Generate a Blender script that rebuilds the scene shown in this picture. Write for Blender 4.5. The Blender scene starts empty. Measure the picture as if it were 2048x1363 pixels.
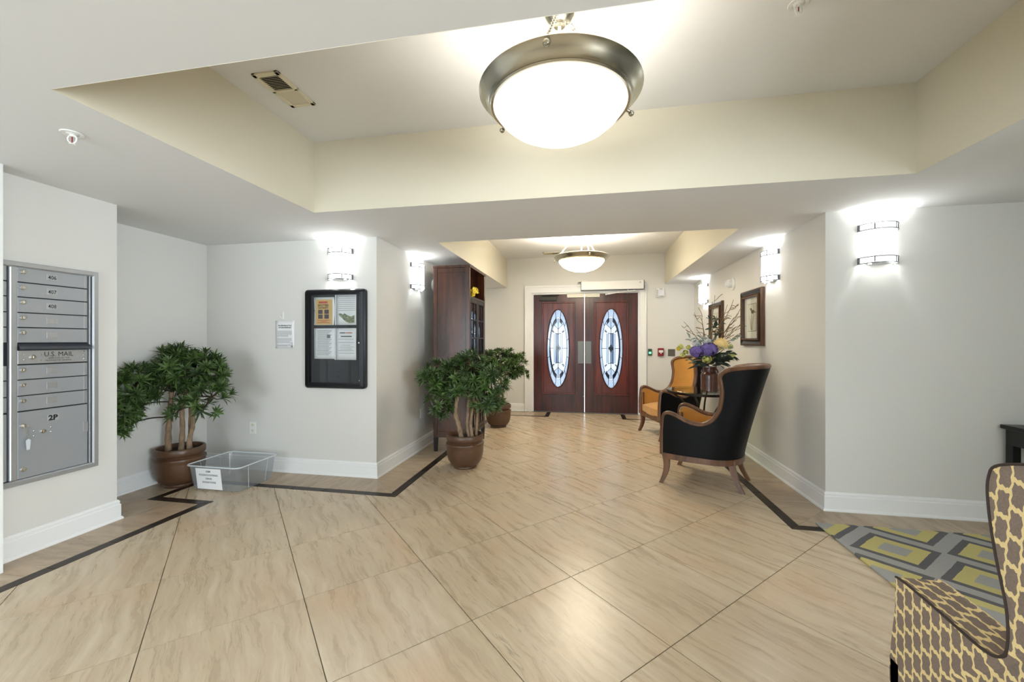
import bpy, bmesh, math, random
from mathutils import Vector, Matrix, geometry
random.seed(7)
PI = math.pi
S = bpy.context.scene
C = S.collection

# ------------------------------------------------------------------ camera, world, light, exposure
cam_d = bpy.data.cameras.new('camera'); cam = bpy.data.objects.new('camera', cam_d); C.objects.link(cam)
cam.location = (0, 0, 1.29); cam.rotation_euler = (PI/2, 0, 0.1852)
cam_d.sensor_width = 36; cam_d.lens = 811.8/2048*36; cam_d.clip_start = 0.05
S.camera = cam
W = bpy.data.worlds.new('daylight'); S.world = W; W.use_nodes = True
W.node_tree.nodes['Background'].inputs[0].default_value = (0.80, 0.90, 1.0, 1)
W.node_tree.nodes['Background'].inputs[1].default_value = 9.0
S.view_settings.view_transform = 'Standard'; S.view_settings.look = 'None'
S.view_settings.gamma = 1.0; S.view_settings.use_curve_mapping = False
S.view_settings.exposure = 0.70

def area_light(name, loc, direction, sx, sy, power, col):
    d = bpy.data.lights.new(name, 'AREA'); d.shape = 'RECTANGLE'; d.size = sx; d.size_y = sy
    d.energy = power; d.color = col
    o = bpy.data.objects.new(name, d); C.objects.link(o); o.location = loc
    o.rotation_euler = Vector(direction).to_track_quat('-Z', 'Z').to_euler()
    return o
# unseen fill lights added behind and to the right of the camera, no windows
area_light('fill_light', (-2.1, -3.05, 1.25), (0, 1, 0.04), 2.4, 1.5, 70, (0.79, 0.90, 1.0))
area_light('fill_light', (4.9, -1.9, 1.25), (-1, 0, 0.10), 2.4, 1.5, 230, (0.79, 0.90, 1.0))

PENDANT_GLOW, PENDANT_BULB = 0.70, 8.5
SCONCE_GLOW, SCONCE_BULB = 2.6, 5.5

# ------------------------------------------------------------------ plan of the room (metres)
ZS, ZT = 2.273, 2.807            # lowered ceiling, tray ceilings
XM, YM = -3.35, 2.36             # mailbox wall and its far end
XR, YB = -3.86, 3.53             # plant recess, notice-board wall
XL, YD = -1.962, 7.375           # corridor left wall, entrance wall
XQ, YR = 1.783, 3.49             # corridor right wall, right-hand wall
YREAR, XFAR = -3.2, 5.0
TX0, TX1, TY0, TY1 = -2.063, 1.893, 1.227, 2.777     # near tray
CX0, CX1, CY0, CY1 = -1.477, 1.301, 3.847, YD        # corridor tray

# ------------------------------------------------------------------ helpers
def lin(c):
    return c/12.92 if c <= 0.04045 else ((c+0.055)/1.055)**2.4
def rgb(r, g, b): return (lin(r/255), lin(g/255), lin(b/255), 1)

class NT:
    def __init__(s, m): s.t = m.node_tree; s.n = s.t.nodes; s.l = s.t.links
    def add(s, typ, **kw):
        n = s.n.new(typ)
        for k, v in kw.items(): setattr(n, k, v)
        return n
    def link(s, a, b): s.l.new(a, b)
    def math(s, op, a, b=None, c=None, clamp=False):
        n = s.n.new('ShaderNodeMath'); n.operation = op; n.use_clamp = clamp
        for i, v in enumerate((a, b, c)):
            if v is None: continue
            if isinstance(v, (int, float)): n.inputs[i].default_value = v
            else: s.l.new(v, n.inputs[i])
        return n.outputs[0]
    def mix(s, f, a, b):
        n = s.n.new('ShaderNodeMix'); n.data_type = 'RGBA'
        for i, v in ((0, f), (6, a), (7, b)):
            if isinstance(v, (int, float, tuple)): n.inputs[i].default_value = v
            else: s.l.new(v, n.inputs[i])
        return n.outputs[2]
    def ramp(s, fac, stops):
        n = s.n.new('ShaderNodeValToRGB'); e = n.color_ramp.elements
        while len(e) < len(stops): e.new(0.5)
        for i, (p, c) in enumerate(stops): e[i].position = p; e[i].color = c
        s.l.new(fac, n.inputs[0]); return n.outputs[0]

def material(name, col, rough=0.5, metal=0.0, spec=0.5, noise=0.0, nscale=20, bump=0.0, bscale=200, stretch=(1,1,1), emit=None, estr=0, coat=0, sheen=0, dark=0.6):
    m = bpy.data.materials.new(name); m.use_nodes = True; q = NT(m)
    p = q.n['Principled BSDF']
    p.inputs['Base Color'].default_value = col; p.inputs['Roughness'].default_value = rough
    p.inputs['Metallic'].default_value = metal; p.inputs['Specular IOR Level'].default_value = spec
    p.inputs['Coat Weight'].default_value = coat; p.inputs['Sheen Weight'].default_value = sheen
    tc = q.add('ShaderNodeTexCoord')
    mp = q.add('ShaderNodeMapping'); mp.inputs['Scale'].default_value = stretch
    q.link(tc.outputs['Object'], mp.inputs[0])
    if noise:
        nz = q.add('ShaderNodeTexNoise'); nz.inputs['Scale'].default_value = nscale; nz.inputs['Detail'].default_value = 4
        q.link(mp.outputs[0], nz.inputs['Vector'])
        d = (col[0]*dark, col[1]*dark, col[2]*dark, 1)
        f = q.math('MULTIPLY', q.math('SUBTRACT', nz.outputs[0], 0.35), noise*3, clamp=True)
        q.link(q.mix(f, col, d), p.inputs['Base Color'])
    if bump:
        nb = q.add('ShaderNodeTexNoise'); nb.inputs['Scale'].default_value = bscale
        q.link(mp.outputs[0], nb.inputs['Vector'])
        b = q.add('ShaderNodeBump'); b.inputs['Strength'].default_value = bump; b.inputs['Distance'].default_value = 0.002
        q.link(nb.outputs[0], b.inputs['Height']); q.link(b.outputs[0], p.inputs['Normal'])
    if emit:
        p.inputs['Emission Color'].default_value = emit; p.inputs['Emission Strength'].default_value = estr
    return m

def tile_material(name, c0, c1, c2, vein, rough, su=1.3, sv=7.0, vs=0.55, spec=0.3):
    m = bpy.data.materials.new(name); m.use_nodes = True; q = NT(m); p = q.n['Principled BSDF']
    tc = q.add('ShaderNodeTexCoord'); oi = q.add('ShaderNodeObjectInfo')
    off = q.add('ShaderNodeVectorMath', operation='ADD')
    r = q.math('MULTIPLY', oi.outputs['Random'], 37.0)
    cb = q.add('ShaderNodeCombineXYZ'); q.link(r, cb.inputs[0]); q.link(q.math('MULTIPLY', r, 1.7), cb.inputs[1])
    q.link(tc.outputs['Object'], off.inputs[0]); q.link(cb.outputs[0], off.inputs[1])
    w = q.add('ShaderNodeTexNoise'); w.inputs['Scale'].default_value = 3.2; w.inputs['Detail'].default_value = 3
    q.link(off.outputs[0], w.inputs['Vector'])
    wv = q.add('ShaderNodeVectorMath', operation='SCALE'); wv.inputs['Scale'].default_value = 0.10
    q.link(w.outputs['Color'], wv.inputs[0])
    wa = q.add('ShaderNodeVectorMath', operation='ADD'); q.link(off.outputs[0], wa.inputs[0]); q.link(wv.outputs[0], wa.inputs[1])
    mp = q.add('ShaderNodeMapping'); mp.inputs['Scale'].default_value = (su, sv, 1); q.link(wa.outputs[0], mp.inputs[0])
    n1 = q.add('ShaderNodeTexNoise'); n1.inputs['Scale'].default_value = 2.2; n1.inputs['Detail'].default_value = 9; n1.inputs['Roughness'].default_value = 0.68
    q.link(mp.outputs[0], n1.inputs['Vector'])
    col = q.ramp(n1.outputs[0], [(0.32, c0), (0.50, c1), (0.68, c2)])
    n2 = q.add('ShaderNodeTexNoise'); n2.inputs['Scale'].default_value = 1.1; n2.inputs['Detail'].default_value = 5
    q.link(mp.outputs[0], n2.inputs['Vector'])
    v = q.math('ABSOLUTE', q.math('SUBTRACT', n2.outputs[0], 0.5))
    v = q.math('SUBTRACT', 1.0, q.math('MULTIPLY', v, 120.0), clamp=True)
    n3 = q.add('ShaderNodeTexNoise'); n3.inputs['Scale'].default_value = 2.5; q.link(off.outputs[0], n3.inputs['Vector'])
    v = q.math('MULTIPLY', v, q.math('MULTIPLY', q.math('SUBTRACT', n3.outputs[0], 0.42), 4.0, clamp=True))
    col = q.mix(q.math('MULTIPLY', v, vs), col, vein)
    n4 = q.add('ShaderNodeTexNoise'); n4.inputs['Scale'].default_value = 1.6; q.link(off.outputs[0], n4.inputs['Vector'])
    warm = q.math('MULTIPLY', q.math('SUBTRACT', n4.outputs[0], 0.52), 2.2, clamp=True)
    col = q.mix(warm, col, (c1[0]*1.06, c1[1]*0.86, c1[2]*0.74, 1)) if c1[0] > 0.15 else col
    q.link(col, p.inputs['Base Color'])
    p.inputs['Roughness'].default_value = rough; p.inputs['Specular IOR Level'].default_value = spec
    rr = q.math('ADD', q.math('MULTIPLY', n1.outputs[0], 0.10), rough-0.05); q.link(rr, p.inputs['Roughness'])
    b = q.add('ShaderNodeBump'); b.inputs['Strength'].default_value = 0.05; b.inputs['Distance'].default_value = 0.002
    q.link(n1.outputs[0], b.inputs['Height']); q.link(b.outputs[0], p.inputs['Normal'])
    return m

def wood_material(name, c0, c1, rough=0.35, axis='z', scale=14, coat=0.2, spec=0.5):
    m = bpy.data.materials.new(name); m.use_nodes = True; q = NT(m); p = q.n['Principled BSDF']
    tc = q.add('ShaderNodeTexCoord'); mp = q.add('ShaderNodeMapping')
    st = {'x': (0.08, 1, 1), 'y': (1, 0.08, 1), 'z': (1, 1, 0.08)}[axis]
    mp.inputs['Scale'].default_value = st; q.link(tc.outputs['Object'], mp.inputs[0])
    n = q.add('ShaderNodeTexNoise'); n.inputs['Scale'].default_value = scale; n.inputs['Detail'].default_value = 6; n.inputs['Distortion'].default_value = 0.6
    q.link(mp.outputs[0], n.inputs['Vector'])
    n2 = q.add('ShaderNodeTexNoise'); n2.inputs['Scale'].default_value = 2.0; q.link(tc.outputs['Object'], n2.inputs['Vector'])
    f = q.math('ADD', q.math('MULTIPLY', n.outputs[0], 0.7), q.math('MULTIPLY', n2.outputs[0], 0.3))
    q.link(q.ramp(f, [(0.36, c0), (0.62, c1)]), p.inputs['Base Color'])
    p.inputs['Roughness'].default_value = rough; p.inputs['Coat Weight'].default_value = coat; p.inputs['Specular IOR Level'].default_value = spec
    p.inputs['Coat Roughness'].default_value = 0.25
    return m

class MB:
    """collects shapes, builds ONE mesh object"""
    def __init__(s): s.v = []; s.f = []
    def add(s, verts, faces):
        o = len(s.v); s.v += [tuple(v) for v in verts]; s.f += [tuple(i+o for i in f) for f in faces]; return s
    def box(s, x0, y0, z0, x1, y1, z1):
        if x0 > x1: x0, x1 = x1, x0
        if y0 > y1: y0, y1 = y1, y0
        if z0 > z1: z0, z1 = z1, z0
        v = [(x0,y0,z0),(x1,y0,z0),(x1,y1,z0),(x0,y1,z0),(x0,y0,z1),(x1,y0,z1),(x1,y1,z1),(x0,y1,z1)]
        return s.add(v, [(0,3,2,1),(4,5,6,7),(0,1,5,4),(1,2,6,5),(2,3,7,6),(3,0,4,7)])
    def rbox(s, x0, y0, z0, x1, y1, z1, b=0.004, axis='y'):
        """box with bevelled edges all round (chamfer)"""
        bm = bmesh.new(); bmesh.ops.create_cube(bm, size=1)
        for v in bm.verts:
            v.co = Vector(((x0+x1)/2+v.co.x*(x1-x0), (y0+y1)/2+v.co.y*(y1-y0), (z0+z1)/2+v.co.z*(z1-z0)))
        bmesh.ops.bevel(bm, geom=bm.edges[:], offset=b, segments=2, affect='EDGES', profile=0.5)
        return s.bm(bm)
    def bm(s, bm):
        bm.verts.ensure_lookup_table(); bm.verts.index_update()
        s.add([v.co[:] for v in bm.verts], [[v.index for v in f.verts] for f in bm.faces]); bm.free(); return s
    def lathe(s, prof, cx=0, cy=0, cz=0, n=32, a0=0, a1=2*PI, caps=False):
        full = abs(a1-a0-2*PI) < 1e-6; k = n if full else n+1
        v = []
        for (r, z) in prof:
            for i in range(k):
                a = a0+(a1-a0)*i/n; v.append((cx+r*math.cos(a), cy+r*math.sin(a), cz+z))
        f = []
        for j in range(len(prof)-1):
            for i in range(n):
                i2 = (i+1) % k
                f.append((j*k+i, j*k+i2, (j+1)*k+i2, (j+1)*k+i))
        if caps and full:
            f.append(tuple(range(k-1, -1, -1))); f.append(tuple((len(prof)-1)*k+i for i in range(k)))
        return s.add(v, f)
    def tube(s, path, rad, n=8, closed=False, flat=1.0):
        path = [Vector(p) for p in path]; m = len(path)
        if not isinstance(rad, (list, tuple)): rad = [rad]*m
        v = []; prev = None
        for i, p in enumerate(path):
            if closed: t = path[(i+1) % m]-path[i-1]
            else: t = path[min(i+1, m-1)]-path[max(i-1, 0)]
            t.normalize()
            if prev is None:
                up = Vector((0,0,1)) if abs(t.z) < 0.95 else Vector((0,1,0))
                x = t.cross(up).normalized()
            else:
                x = (prev-t*prev.dot(t))
                x = x.normalized() if x.length > 1e-6 else t.orthogonal().normalized()
            prev = x; y = t.cross(x)
            for k in range(n):
                a = 2*PI*k/n; v.append(p+x*rad[i]*math.cos(a)+y*rad[i]*flat*math.sin(a))
        f = []
        for i in range(m if closed else m-1):
            j = (i+1) % m
            for k in range(n): f.append((i*n+k, i*n+(k+1) % n, j*n+(k+1) % n, j*n+k))
        if not closed: f.append(tuple(range(n-1, -1, -1))); f.append(tuple((m-1)*n+k for k in range(n)))
        return s.add(v, f)
    def ball(s, c, r, n=8, m=6, sc=(1,1,1)):
        v = [(c[0], c[1], c[2]-r*sc[2])]
        for j in range(1, m):
            b = -PI/2+PI*j/m
            for i in range(n):
                a = 2*PI*i/n
                v.append((c[0]+r*sc[0]*math.cos(b)*math.cos(a), c[1]+r*sc[1]*math.cos(b)*math.sin(a), c[2]+r*sc[2]*math.sin(b)))
        v.append((c[0], c[1], c[2]+r*sc[2])); L = len(v)-1
        f = [(0, 1+(i+1) % n, 1+i) for i in range(n)]
        for j in range(m-2):
            for i in range(n): f.append((1+j*n+i, 1+j*n+(i+1) % n, 1+(j+1)*n+(i+1) % n, 1+(j+1)*n+i))
        f += [(L, 1+(m-2)*n+i, 1+(m-2)*n+(i+1) % n) for i in range(n)]
        return s.add(v, f)
    def prism(s, poly, y0, y1, plane='xz'):
        """extrude a polygon: plane xz -> along y, xy -> along z, yz -> along x"""
        n = len(poly)
        mk = {'xz': lambda p, d: (p[0], d, p[1]), 'xy': lambda p, d: (p[0], p[1], d), 'yz': lambda p, d: (d, p[0], p[1])}[plane]
        v = [mk(p, y0) for p in poly]+[mk(p, y1) for p in poly]
        f = [tuple(range(n)), tuple(range(2*n-1, n-1, -1))]+[(i, i+n, (i+1) % n+n, (i+1) % n) for i in range(n)]
        return s.add(v, f)
    def rod(s, a, b, r, n=12): return s.tube([a, b], r, n)
    def xf(s, M): s.v = [tuple(M @ Vector(v)) for v in s.v]; return s
    def mesh(s, name, smooth=False):
        me = bpy.data.meshes.new(name); me.from_pydata(s.v, [], s.f)
        bm = bmesh.new(); bm.from_mesh(me); bmesh.ops.recalc_face_normals(bm, faces=bm.faces[:]); bm.to_mesh(me); bm.free()
        if smooth:
            me.polygons.foreach_set('use_smooth', [True]*len(me.polygons))
            try: me.set_sharp_from_angle(angle=math.radians(38))
            except Exception: pass
        return me
    def build(s, name, mat, parent=None, smooth=False, world=False):
        """vertices are in the parent's frame (or in world axes if world=True)"""
        if world and parent is not None: s.xf(parent.matrix_basis.inverted())
        o = bpy.data.objects.new(name, s.mesh(name, smooth)); C.objects.link(o)
        o.data.materials.append(mat)
        if parent is not None: o.parent = parent
        return o

def thing(name, label, cat, loc=(0,0,0), rz=0.0, group=None):
    o = bpy.data.objects.new(name, None); C.objects.link(o)
    o.empty_display_size = 0.1
    o.location = loc; o.rotation_euler = (0, 0, rz); o['label'] = label; o['category'] = cat
    if group: o['group'] = group
    o.matrix_basis = Matrix.Translation(loc) @ Matrix.Rotation(rz, 4, 'Z')
    return o
def tag(o, label, cat, group=None):
    o['label'] = label; o['category'] = cat
    if group: o['group'] = group
    return o
def struct(o, label=None):
    o['kind'] = 'structure'
    if label: o['label'] = label
    return o
def copy_tree(o, parent=None):
    c = o.copy(); C.objects.link(c)
    if parent is not None: c.parent = parent
    for ch in list(o.children): copy_tree(ch, c)
    return c
def place(root, loc, rz, label):
    c = copy_tree(root); c.location = loc; c.rotation_euler = (0, 0, rz); c['label'] = label
    return c
def text_mb(txt, size, x, z, y=0.0, align='CENTER', bold=0.0, sx=1.0):
    """flat lettering standing in the local xz plane, facing -y"""
    cu = bpy.data.curves.new('lettering', 'FONT'); cu.body = txt; cu.size = size; cu.align_x = align; cu.offset = bold
    cu.resolution_u = 2
    o = bpy.data.objects.new('lettering', cu); me = bpy.data.meshes.new_from_object(o)
    b = MB().add([(x+v.co.x*sx, y, z+v.co.y) for v in me.vertices], [tuple(p.vertices) for p in me.polygons])
    bpy.data.objects.remove(o); bpy.data.meshes.remove(me); bpy.data.curves.remove(cu)
    return b
def point(name, parent, loc, power, col, r=0.03):
    d = bpy.data.lights.new(name, 'POINT'); d.energy = power; d.color = col; d.shadow_soft_size = r
    o = bpy.data.objects.new(name, d); C.objects.link(o); o.parent = parent; o.location = loc
    return o
def spline(pts, n=8):
    """Catmull-Rom through points of any dimension"""
    out = []; P = [pts[0]]+list(pts)+[pts[-1]]
    for i in range(1, len(P)-2):
        for k in range(n):
            t = k/n; a, b, c, d = P[i-1], P[i], P[i+1], P[i+2]
            out.append(tuple(0.5*((2*b[j])+(-a[j]+c[j])*t+(2*a[j]-5*b[j]+4*c[j]-d[j])*t*t+(-a[j]+3*b[j]-3*c[j]+d[j])*t**3) for j in range(len(b))))
    out.append(tuple(pts[-1])); return out

# ------------------------------------------------------------------ materials
M = {}
M['wall'] = material('wall_paint', rgb(222, 220, 214), 0.75, bump=0.05, bscale=160)
M['ceil'] = material('ceiling_paint', rgb(230, 230, 229), 0.8, bump=0.04, bscale=160)
M['tray'] = material('tray_paint', rgb(220, 213, 193), 0.8, bump=0.04, bscale=160)
M['trim'] = material('white_trim_paint', rgb(240, 240, 238), 0.35)
M['grout'] = material('grout', rgb(118, 103, 84), 0.9, noise=0.3, nscale=60)
M['tile'] = tile_material('travertine_tile', rgb(188, 168, 140), rgb(201, 182, 153), rgb(216, 200, 174), rgb(122, 102, 82), 0.28, su=0.9, sv=9.0, vs=0.55, spec=0.65)
M['border'] = tile_material('border_tile', rgb(150, 130, 106), rgb(180, 160, 134), rgb(196, 178, 152), rgb(110, 90, 70), 0.30, su=7.0, sv=1.3, vs=0.4)
M['dark_tile'] = tile_material('emperador_tile', rgb(20, 13, 8), rgb(34, 23, 15), rgb(60, 41, 28), rgb(140, 108, 82), 0.36, su=4, sv=9, vs=0.5)
M['nickel'] = material('brushed_nickel', rgb(182, 178, 164), 0.27, 1.0)
M['chrome'] = material('chrome', rgb(205, 208, 212), 0.15, 1.0)
M['band'] = material('satin_nickel_band', rgb(120, 122, 126), 0.3, 1.0)
M['steel'] = material('brushed_steel', rgb(120, 120, 116), 0.42, 1.0, noise=0.15, nscale=30, stretch=(1, 1, 20))
M['alu'] = material('anodised_aluminium', rgb(186, 190, 195), 0.36, 0.7, noise=0.06, nscale=8)
M['alu_door'] = material('aluminium_door', rgb(170, 175, 181), 0.40, 0.45, noise=0.05, nscale=6)
M['card'] = material('grey_number_card', rgb(176, 178, 178), 0.6)
M['alu_dark'] = material('dark_gap', rgb(40, 42, 45), 0.6)
M['hood'] = material('slot_hood_metal', rgb(78, 82, 90), 0.4, 0.6)
M['brass'] = material('lock_metal', rgb(200, 198, 190), 0.28, 1.0)
M['black_ink'] = material('black_ink', rgb(18, 18, 20), 0.6)
M['grey_ink'] = material('grey_print', rgb(128, 128, 132), 0.7)
M['paper'] = material('white_paper', rgb(238, 238, 238), 0.6)
M['sheet'] = material('plastic_sleeve', rgb(225, 227, 232), 0.25)
M['black_frame'] = material('black_aluminium_frame', rgb(22, 23, 27), 0.32, 0.3)
M['felt'] = material('charcoal_felt', rgb(62, 63, 66), 0.95, noise=0.4, nscale=180)
M['white_plastic'] = material('white_plastic', rgb(236, 236, 232), 0.35)
M['beige_plastic'] = material('cream_plastic', rgb(226, 222, 205), 0.45)
M['vent'] = material('cream_painted_metal', rgb(222, 214, 188), 0.5)
M['void'] = material('dark_duct', rgb(14, 14, 12), 0.9)
M['pot'] = material('brown_glazed_clay', rgb(94, 66, 46), 0.36, noise=0.5, nscale=7, bump=0.08, bscale=40, dark=0.6)
M['soil'] = material('dark_moss', rgb(44, 36, 22), 0.95, noise=0.6, nscale=60, bump=1.0, bscale=90)
M['bark'] = material('pale_bark', rgb(156, 130, 102), 0.75, noise=0.9, nscale=34, bump=0.5, bscale=50, stretch=(1, 1, 0.5), dark=0.5)
M['branch'] = material('dark_twig_bark', rgb(52, 44, 28), 0.8)
M['mahog'] = wood_material('dark_mahogany', rgb(44, 17, 13), rgb(84, 34, 25), 0.32, 'z', 16)
M['mahog_panel'] = wood_material('mahogany_panel', rgb(64, 24, 20), rgb(110, 44, 34), 0.30, 'z', 16)
M['cabwood'] = wood_material('cabinet_walnut', rgb(44, 24, 16), rgb(92, 50, 30), 0.27, 'z', 10, coat=0.4)
M['cabblack'] = material('ebonised_wood', rgb(26, 21, 19), 0.35)
M['chairwood'] = wood_material('chair_frame_wood', rgb(78, 50, 32), rgb(124, 84, 56), 0.38, 'z', 18)
M['leather'] = material('black_leather', rgb(11, 11, 12), 0.46, bump=0.25, bscale=220, spec=0.15)
M['velvet'] = material('mustard_velvet', rgb(198, 144, 66), 0.85, noise=0.4, nscale=9, bump=0.2, bscale=300, sheen=0.3, dark=0.78)
M['iron'] = material('bronzed_iron', rgb(46, 38, 32), 0.38, 0.8)
M['vase'] = material('brown_stoneware', rgb(88, 52, 38), 0.25, noise=0.6, nscale=14, bump=0.2, bscale=40, coat=0.3, dark=0.55)
M['purple'] = material('purple_petal', rgb(124, 104, 178), 0.7, noise=0.6, nscale=70)
M['cream_petal'] = material('cream_petal', rgb(240, 214, 150), 0.7, noise=0.2, nscale=60, dark=0.85)
M['white_petal'] = material('pale_lilac_petal', rgb(222, 224, 226), 0.7)
M['yellow_petal'] = material('yellow_petal', rgb(232, 205, 60), 0.7)
M['lime_petal'] = material('lime_petal', rgb(206, 208, 120), 0.7)
M['sage'] = material('sage_leaf', rgb(140, 156, 146), 0.7, noise=0.3, nscale=30)
M['darkleaf'] = material('deep_green_leaf', rgb(42, 56, 44), 0.55)
M['twig'] = material('willow_twig', rgb(122, 94, 60), 0.7)
M['frame_brown'] = wood_material('picture_frame_wood', rgb(58, 36, 22), rgb(104, 70, 44), 0.35, 'z', 20)
M['frame_black'] = material('picture_frame_black', rgb(26, 23, 21), 0.28)
M['gold_bead'] = material('aged_gilt', rgb(112, 74, 38), 0.4, 0.5)
M['mat'] = material('ivory_mat_board', rgb(236, 232, 218), 0.8)
M['print'] = material('sketch_paper', rgb(228, 222, 200), 0.8, noise=0.2, nscale=30, dark=0.9)
M['bird'] = material('bird_ink', rgb(88, 72, 52), 0.8)
M['bird_pale'] = material('stem_ink', rgb(166, 154, 122), 0.8)
M['red'] = material('red_plastic', rgb(138, 30, 34), 0.4)
M['green'] = material('green_box', rgb(34, 70, 46), 0.45)
M['green_glow'] = material('green_button', rgb(120, 230, 170), 0.4, emit=rgb(120, 240, 180), estr=1.0)
M['grey_plate'] = material('grey_steel_plate', rgb(112, 108, 98), 0.45, 0.5)
M['orange_poster'] = material('orange_poster', rgb(216, 180, 120), 0.6)
M['photo_dark'] = material('poster_photo', rgb(96, 84, 92), 0.6, noise=0.8, nscale=90)
M['red_ink'] = material('red_print', rgb(196, 92, 70), 0.6)
M['green_ink'] = material('map_print', rgb(168, 174, 142), 0.7, noise=1.0, nscale=60, dark=0.25)
M['black_wood'] = material('black_lacquer', rgb(14, 13, 13), 0.35)
M['lead'] = material('lead_came', rgb(52, 60, 70), 0.5, 0.4)
M['blue_lead'] = material('dark_bevel_glass', rgb(70, 88, 112), 0.2)
M['keytag'] = material('clear_key_tag', rgb(215, 222, 226), 0.15)
M['welt'] = material('dark_welt_cord', rgb(58, 46, 40), 0.8)
M['bronze'] = material('dark_bronze', rgb(62, 58, 50), 0.4, 0.6)

def leaf_material(name, a, b):
    m = bpy.data.materials.new(name); m.use_nodes = True; q = NT(m); p = q.n['Principled BSDF']
    oi = q.add('ShaderNodeObjectInfo'); tc = q.add('ShaderNodeTexCoord')
    n = q.add('ShaderNodeTexNoise'); n.inputs['Scale'].default_value = 14; q.link(tc.outputs['Object'], n.inputs['Vector'])
    f = q.math('ADD', q.math('MULTIPLY', oi.outputs['Random'], 0.6), q.math('MULTIPLY', q.math('SUBTRACT', n.outputs[0], 0.3), 0.8), clamp=True)
    q.link(q.mix(f, a, b), p.inputs['Base Color']); p.inputs['Roughness'].default_value = 0.42
    return m
M['leaf'] = leaf_material('glossy_leaf', rgb(32, 50, 26), rgb(98, 128, 62))

def glass_material(name, tint, gloss=0.08, rough=0.02):
    m = bpy.data.materials.new(name); m.use_nodes = True; q = NT(m); q.n.remove(q.n['Principled BSDF'])
    out = q.n['Material Output']; t = q.add('ShaderNodeBsdfTransparent'); t.inputs[0].default_value = tint
    g = q.add('ShaderNodeBsdfGlossy'); g.inputs['Roughness'].default_value = rough
    lw = q.add('ShaderNodeLayerWeight'); lw.inputs[0].default_value = 0.5
    fr = q.math('ADD', q.math('MULTIPLY', q.math('POWER', lw.outputs['Facing'], 5.0), 0.9), gloss, clamp=True)
    mx = q.add('ShaderNodeMixShader'); q.link(fr, mx.inputs[0])
    q.link(t.outputs[0], mx.inputs[1]); q.link(g.outputs[0], mx.inputs[2]); q.link(mx.outputs[0], out.inputs[0])
    return m
M['pane'] = glass_material('clear_pane', (0.95, 0.96, 0.96, 1), 0.03)
M['table_glass'] = glass_material('table_glass', (0.80, 0.88, 0.84, 1), 0.05)
def leaded_material(name, tint, amt):
    m = bpy.data.materials.new(name); m.use_nodes = True; q = NT(m); q.n.remove(q.n['Principled BSDF'])
    out = q.n['Material Output']; t = q.add('ShaderNodeBsdfTransparent')
    tc = q.add('ShaderNodeTexCoord'); n = q.add('ShaderNodeTexNoise'); n.inputs['Scale'].default_value = 55; n.inputs['Detail'].default_value = 3
    q.link(tc.outputs['Object'], n.inputs['Vector'])
    f = q.math('MULTIPLY', q.math('SUBTRACT', n.outputs[0], 0.38), amt, clamp=True)
    q.link(q.mix(f, tint, (tint[0]*0.45, tint[1]*0.5, tint[2]*0.6, 1)), t.inputs[0])
    g = q.add('ShaderNodeBsdfGlossy'); g.inputs['Roughness'].default_value = 0.1
    tr = q.add('ShaderNodeBsdfTranslucent'); tr.inputs[0].default_value = tint
    m1 = q.add('ShaderNodeMixShader'); m1.inputs[0].default_value = 0.25; q.link(t.outputs[0], m1.inputs[1]); q.link(tr.outputs[0], m1.inputs[2])
    m2 = q.add('ShaderNodeMixShader'); m2.inputs[0].default_value = 0.06; q.link(m1.outputs[0], m2.inputs[1]); q.link(g.outputs[0], m2.inputs[2])
    q.link(m2.outputs[0], out.inputs[0]); return m
M['pane_frost'] = leaded_material('stippled_glass', (0.25, 0.265, 0.285, 1), 1.3)
M['pane_clear'] = leaded_material('bevelled_glass', (0.31, 0.314, 0.318, 1), 0.9)
M['pane_dark'] = leaded_material('smoked_bevel_glass', (0.10, 0.125, 0.165, 1), 1.0)
def bin_material():
    m = bpy.data.materials.new('frosted_polypropylene'); m.use_nodes = True; q = NT(m); q.n.remove(q.n['Principled BSDF'])
    out = q.n['Material Output']; t = q.add('ShaderNodeBsdfTransparent'); t.inputs[0].default_value = (0.93, 0.95, 0.97, 1)
    d = q.add('ShaderNodeBsdfDiffuse'); d.inputs[0].default_value = rgb(196, 202, 206)
    tl = q.add('ShaderNodeBsdfTranslucent'); tl.inputs[0].default_value = rgb(196, 202, 206)
    g = q.add('ShaderNodeBsdfGlossy'); g.inputs['Roughness'].default_value = 0.18
    a = q.add('ShaderNodeMixShader'); a.inputs[0].default_value = 0.5; q.link(d.outputs[0], a.inputs[1]); q.link(tl.outputs[0], a.inputs[2])
    b = q.add('ShaderNodeMixShader'); b.inputs[0].default_value = 0.32; q.link(t.outputs[0], b.inputs[1]); q.link(a.outputs[0], b.inputs[2])
    c = q.add('ShaderNodeMixShader'); c.inputs[0].default_value = 0.06; q.link(b.outputs[0], c.inputs[1]); q.link(g.outputs[0], c.inputs[2])
    q.link(c.outputs[0], out.inputs[0]); return m
M['bin'] = bin_material()
M['bin_rim'] = material('polypropylene_rim', rgb(214, 219, 222), 0.3)

def glow(name, col, strength):
    m = bpy.data.materials.new(name); m.use_nodes = True; p = m.node_tree.nodes['Principled BSDF']
    p.inputs['Base Color'].default_value = (0.9, 0.9, 0.88, 1); p.inputs['Roughness'].default_value = 0.3
    p.inputs['Emission Color'].default_value = col; p.inputs['Emission Strength'].default_value = strength
    return m
M['bowl'] = glow('opal_bowl_glass', (1.0, 0.94, 0.83, 1), PENDANT_GLOW)
M['bowl_far'] = glow('opal_bowl_glass_far', (1.0, 0.88, 0.66, 1), 17.0)
M['shade'] = glow('opal_sconce_acrylic', (0.95, 0.98, 1.0, 1), SCONCE_GLOW)

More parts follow.
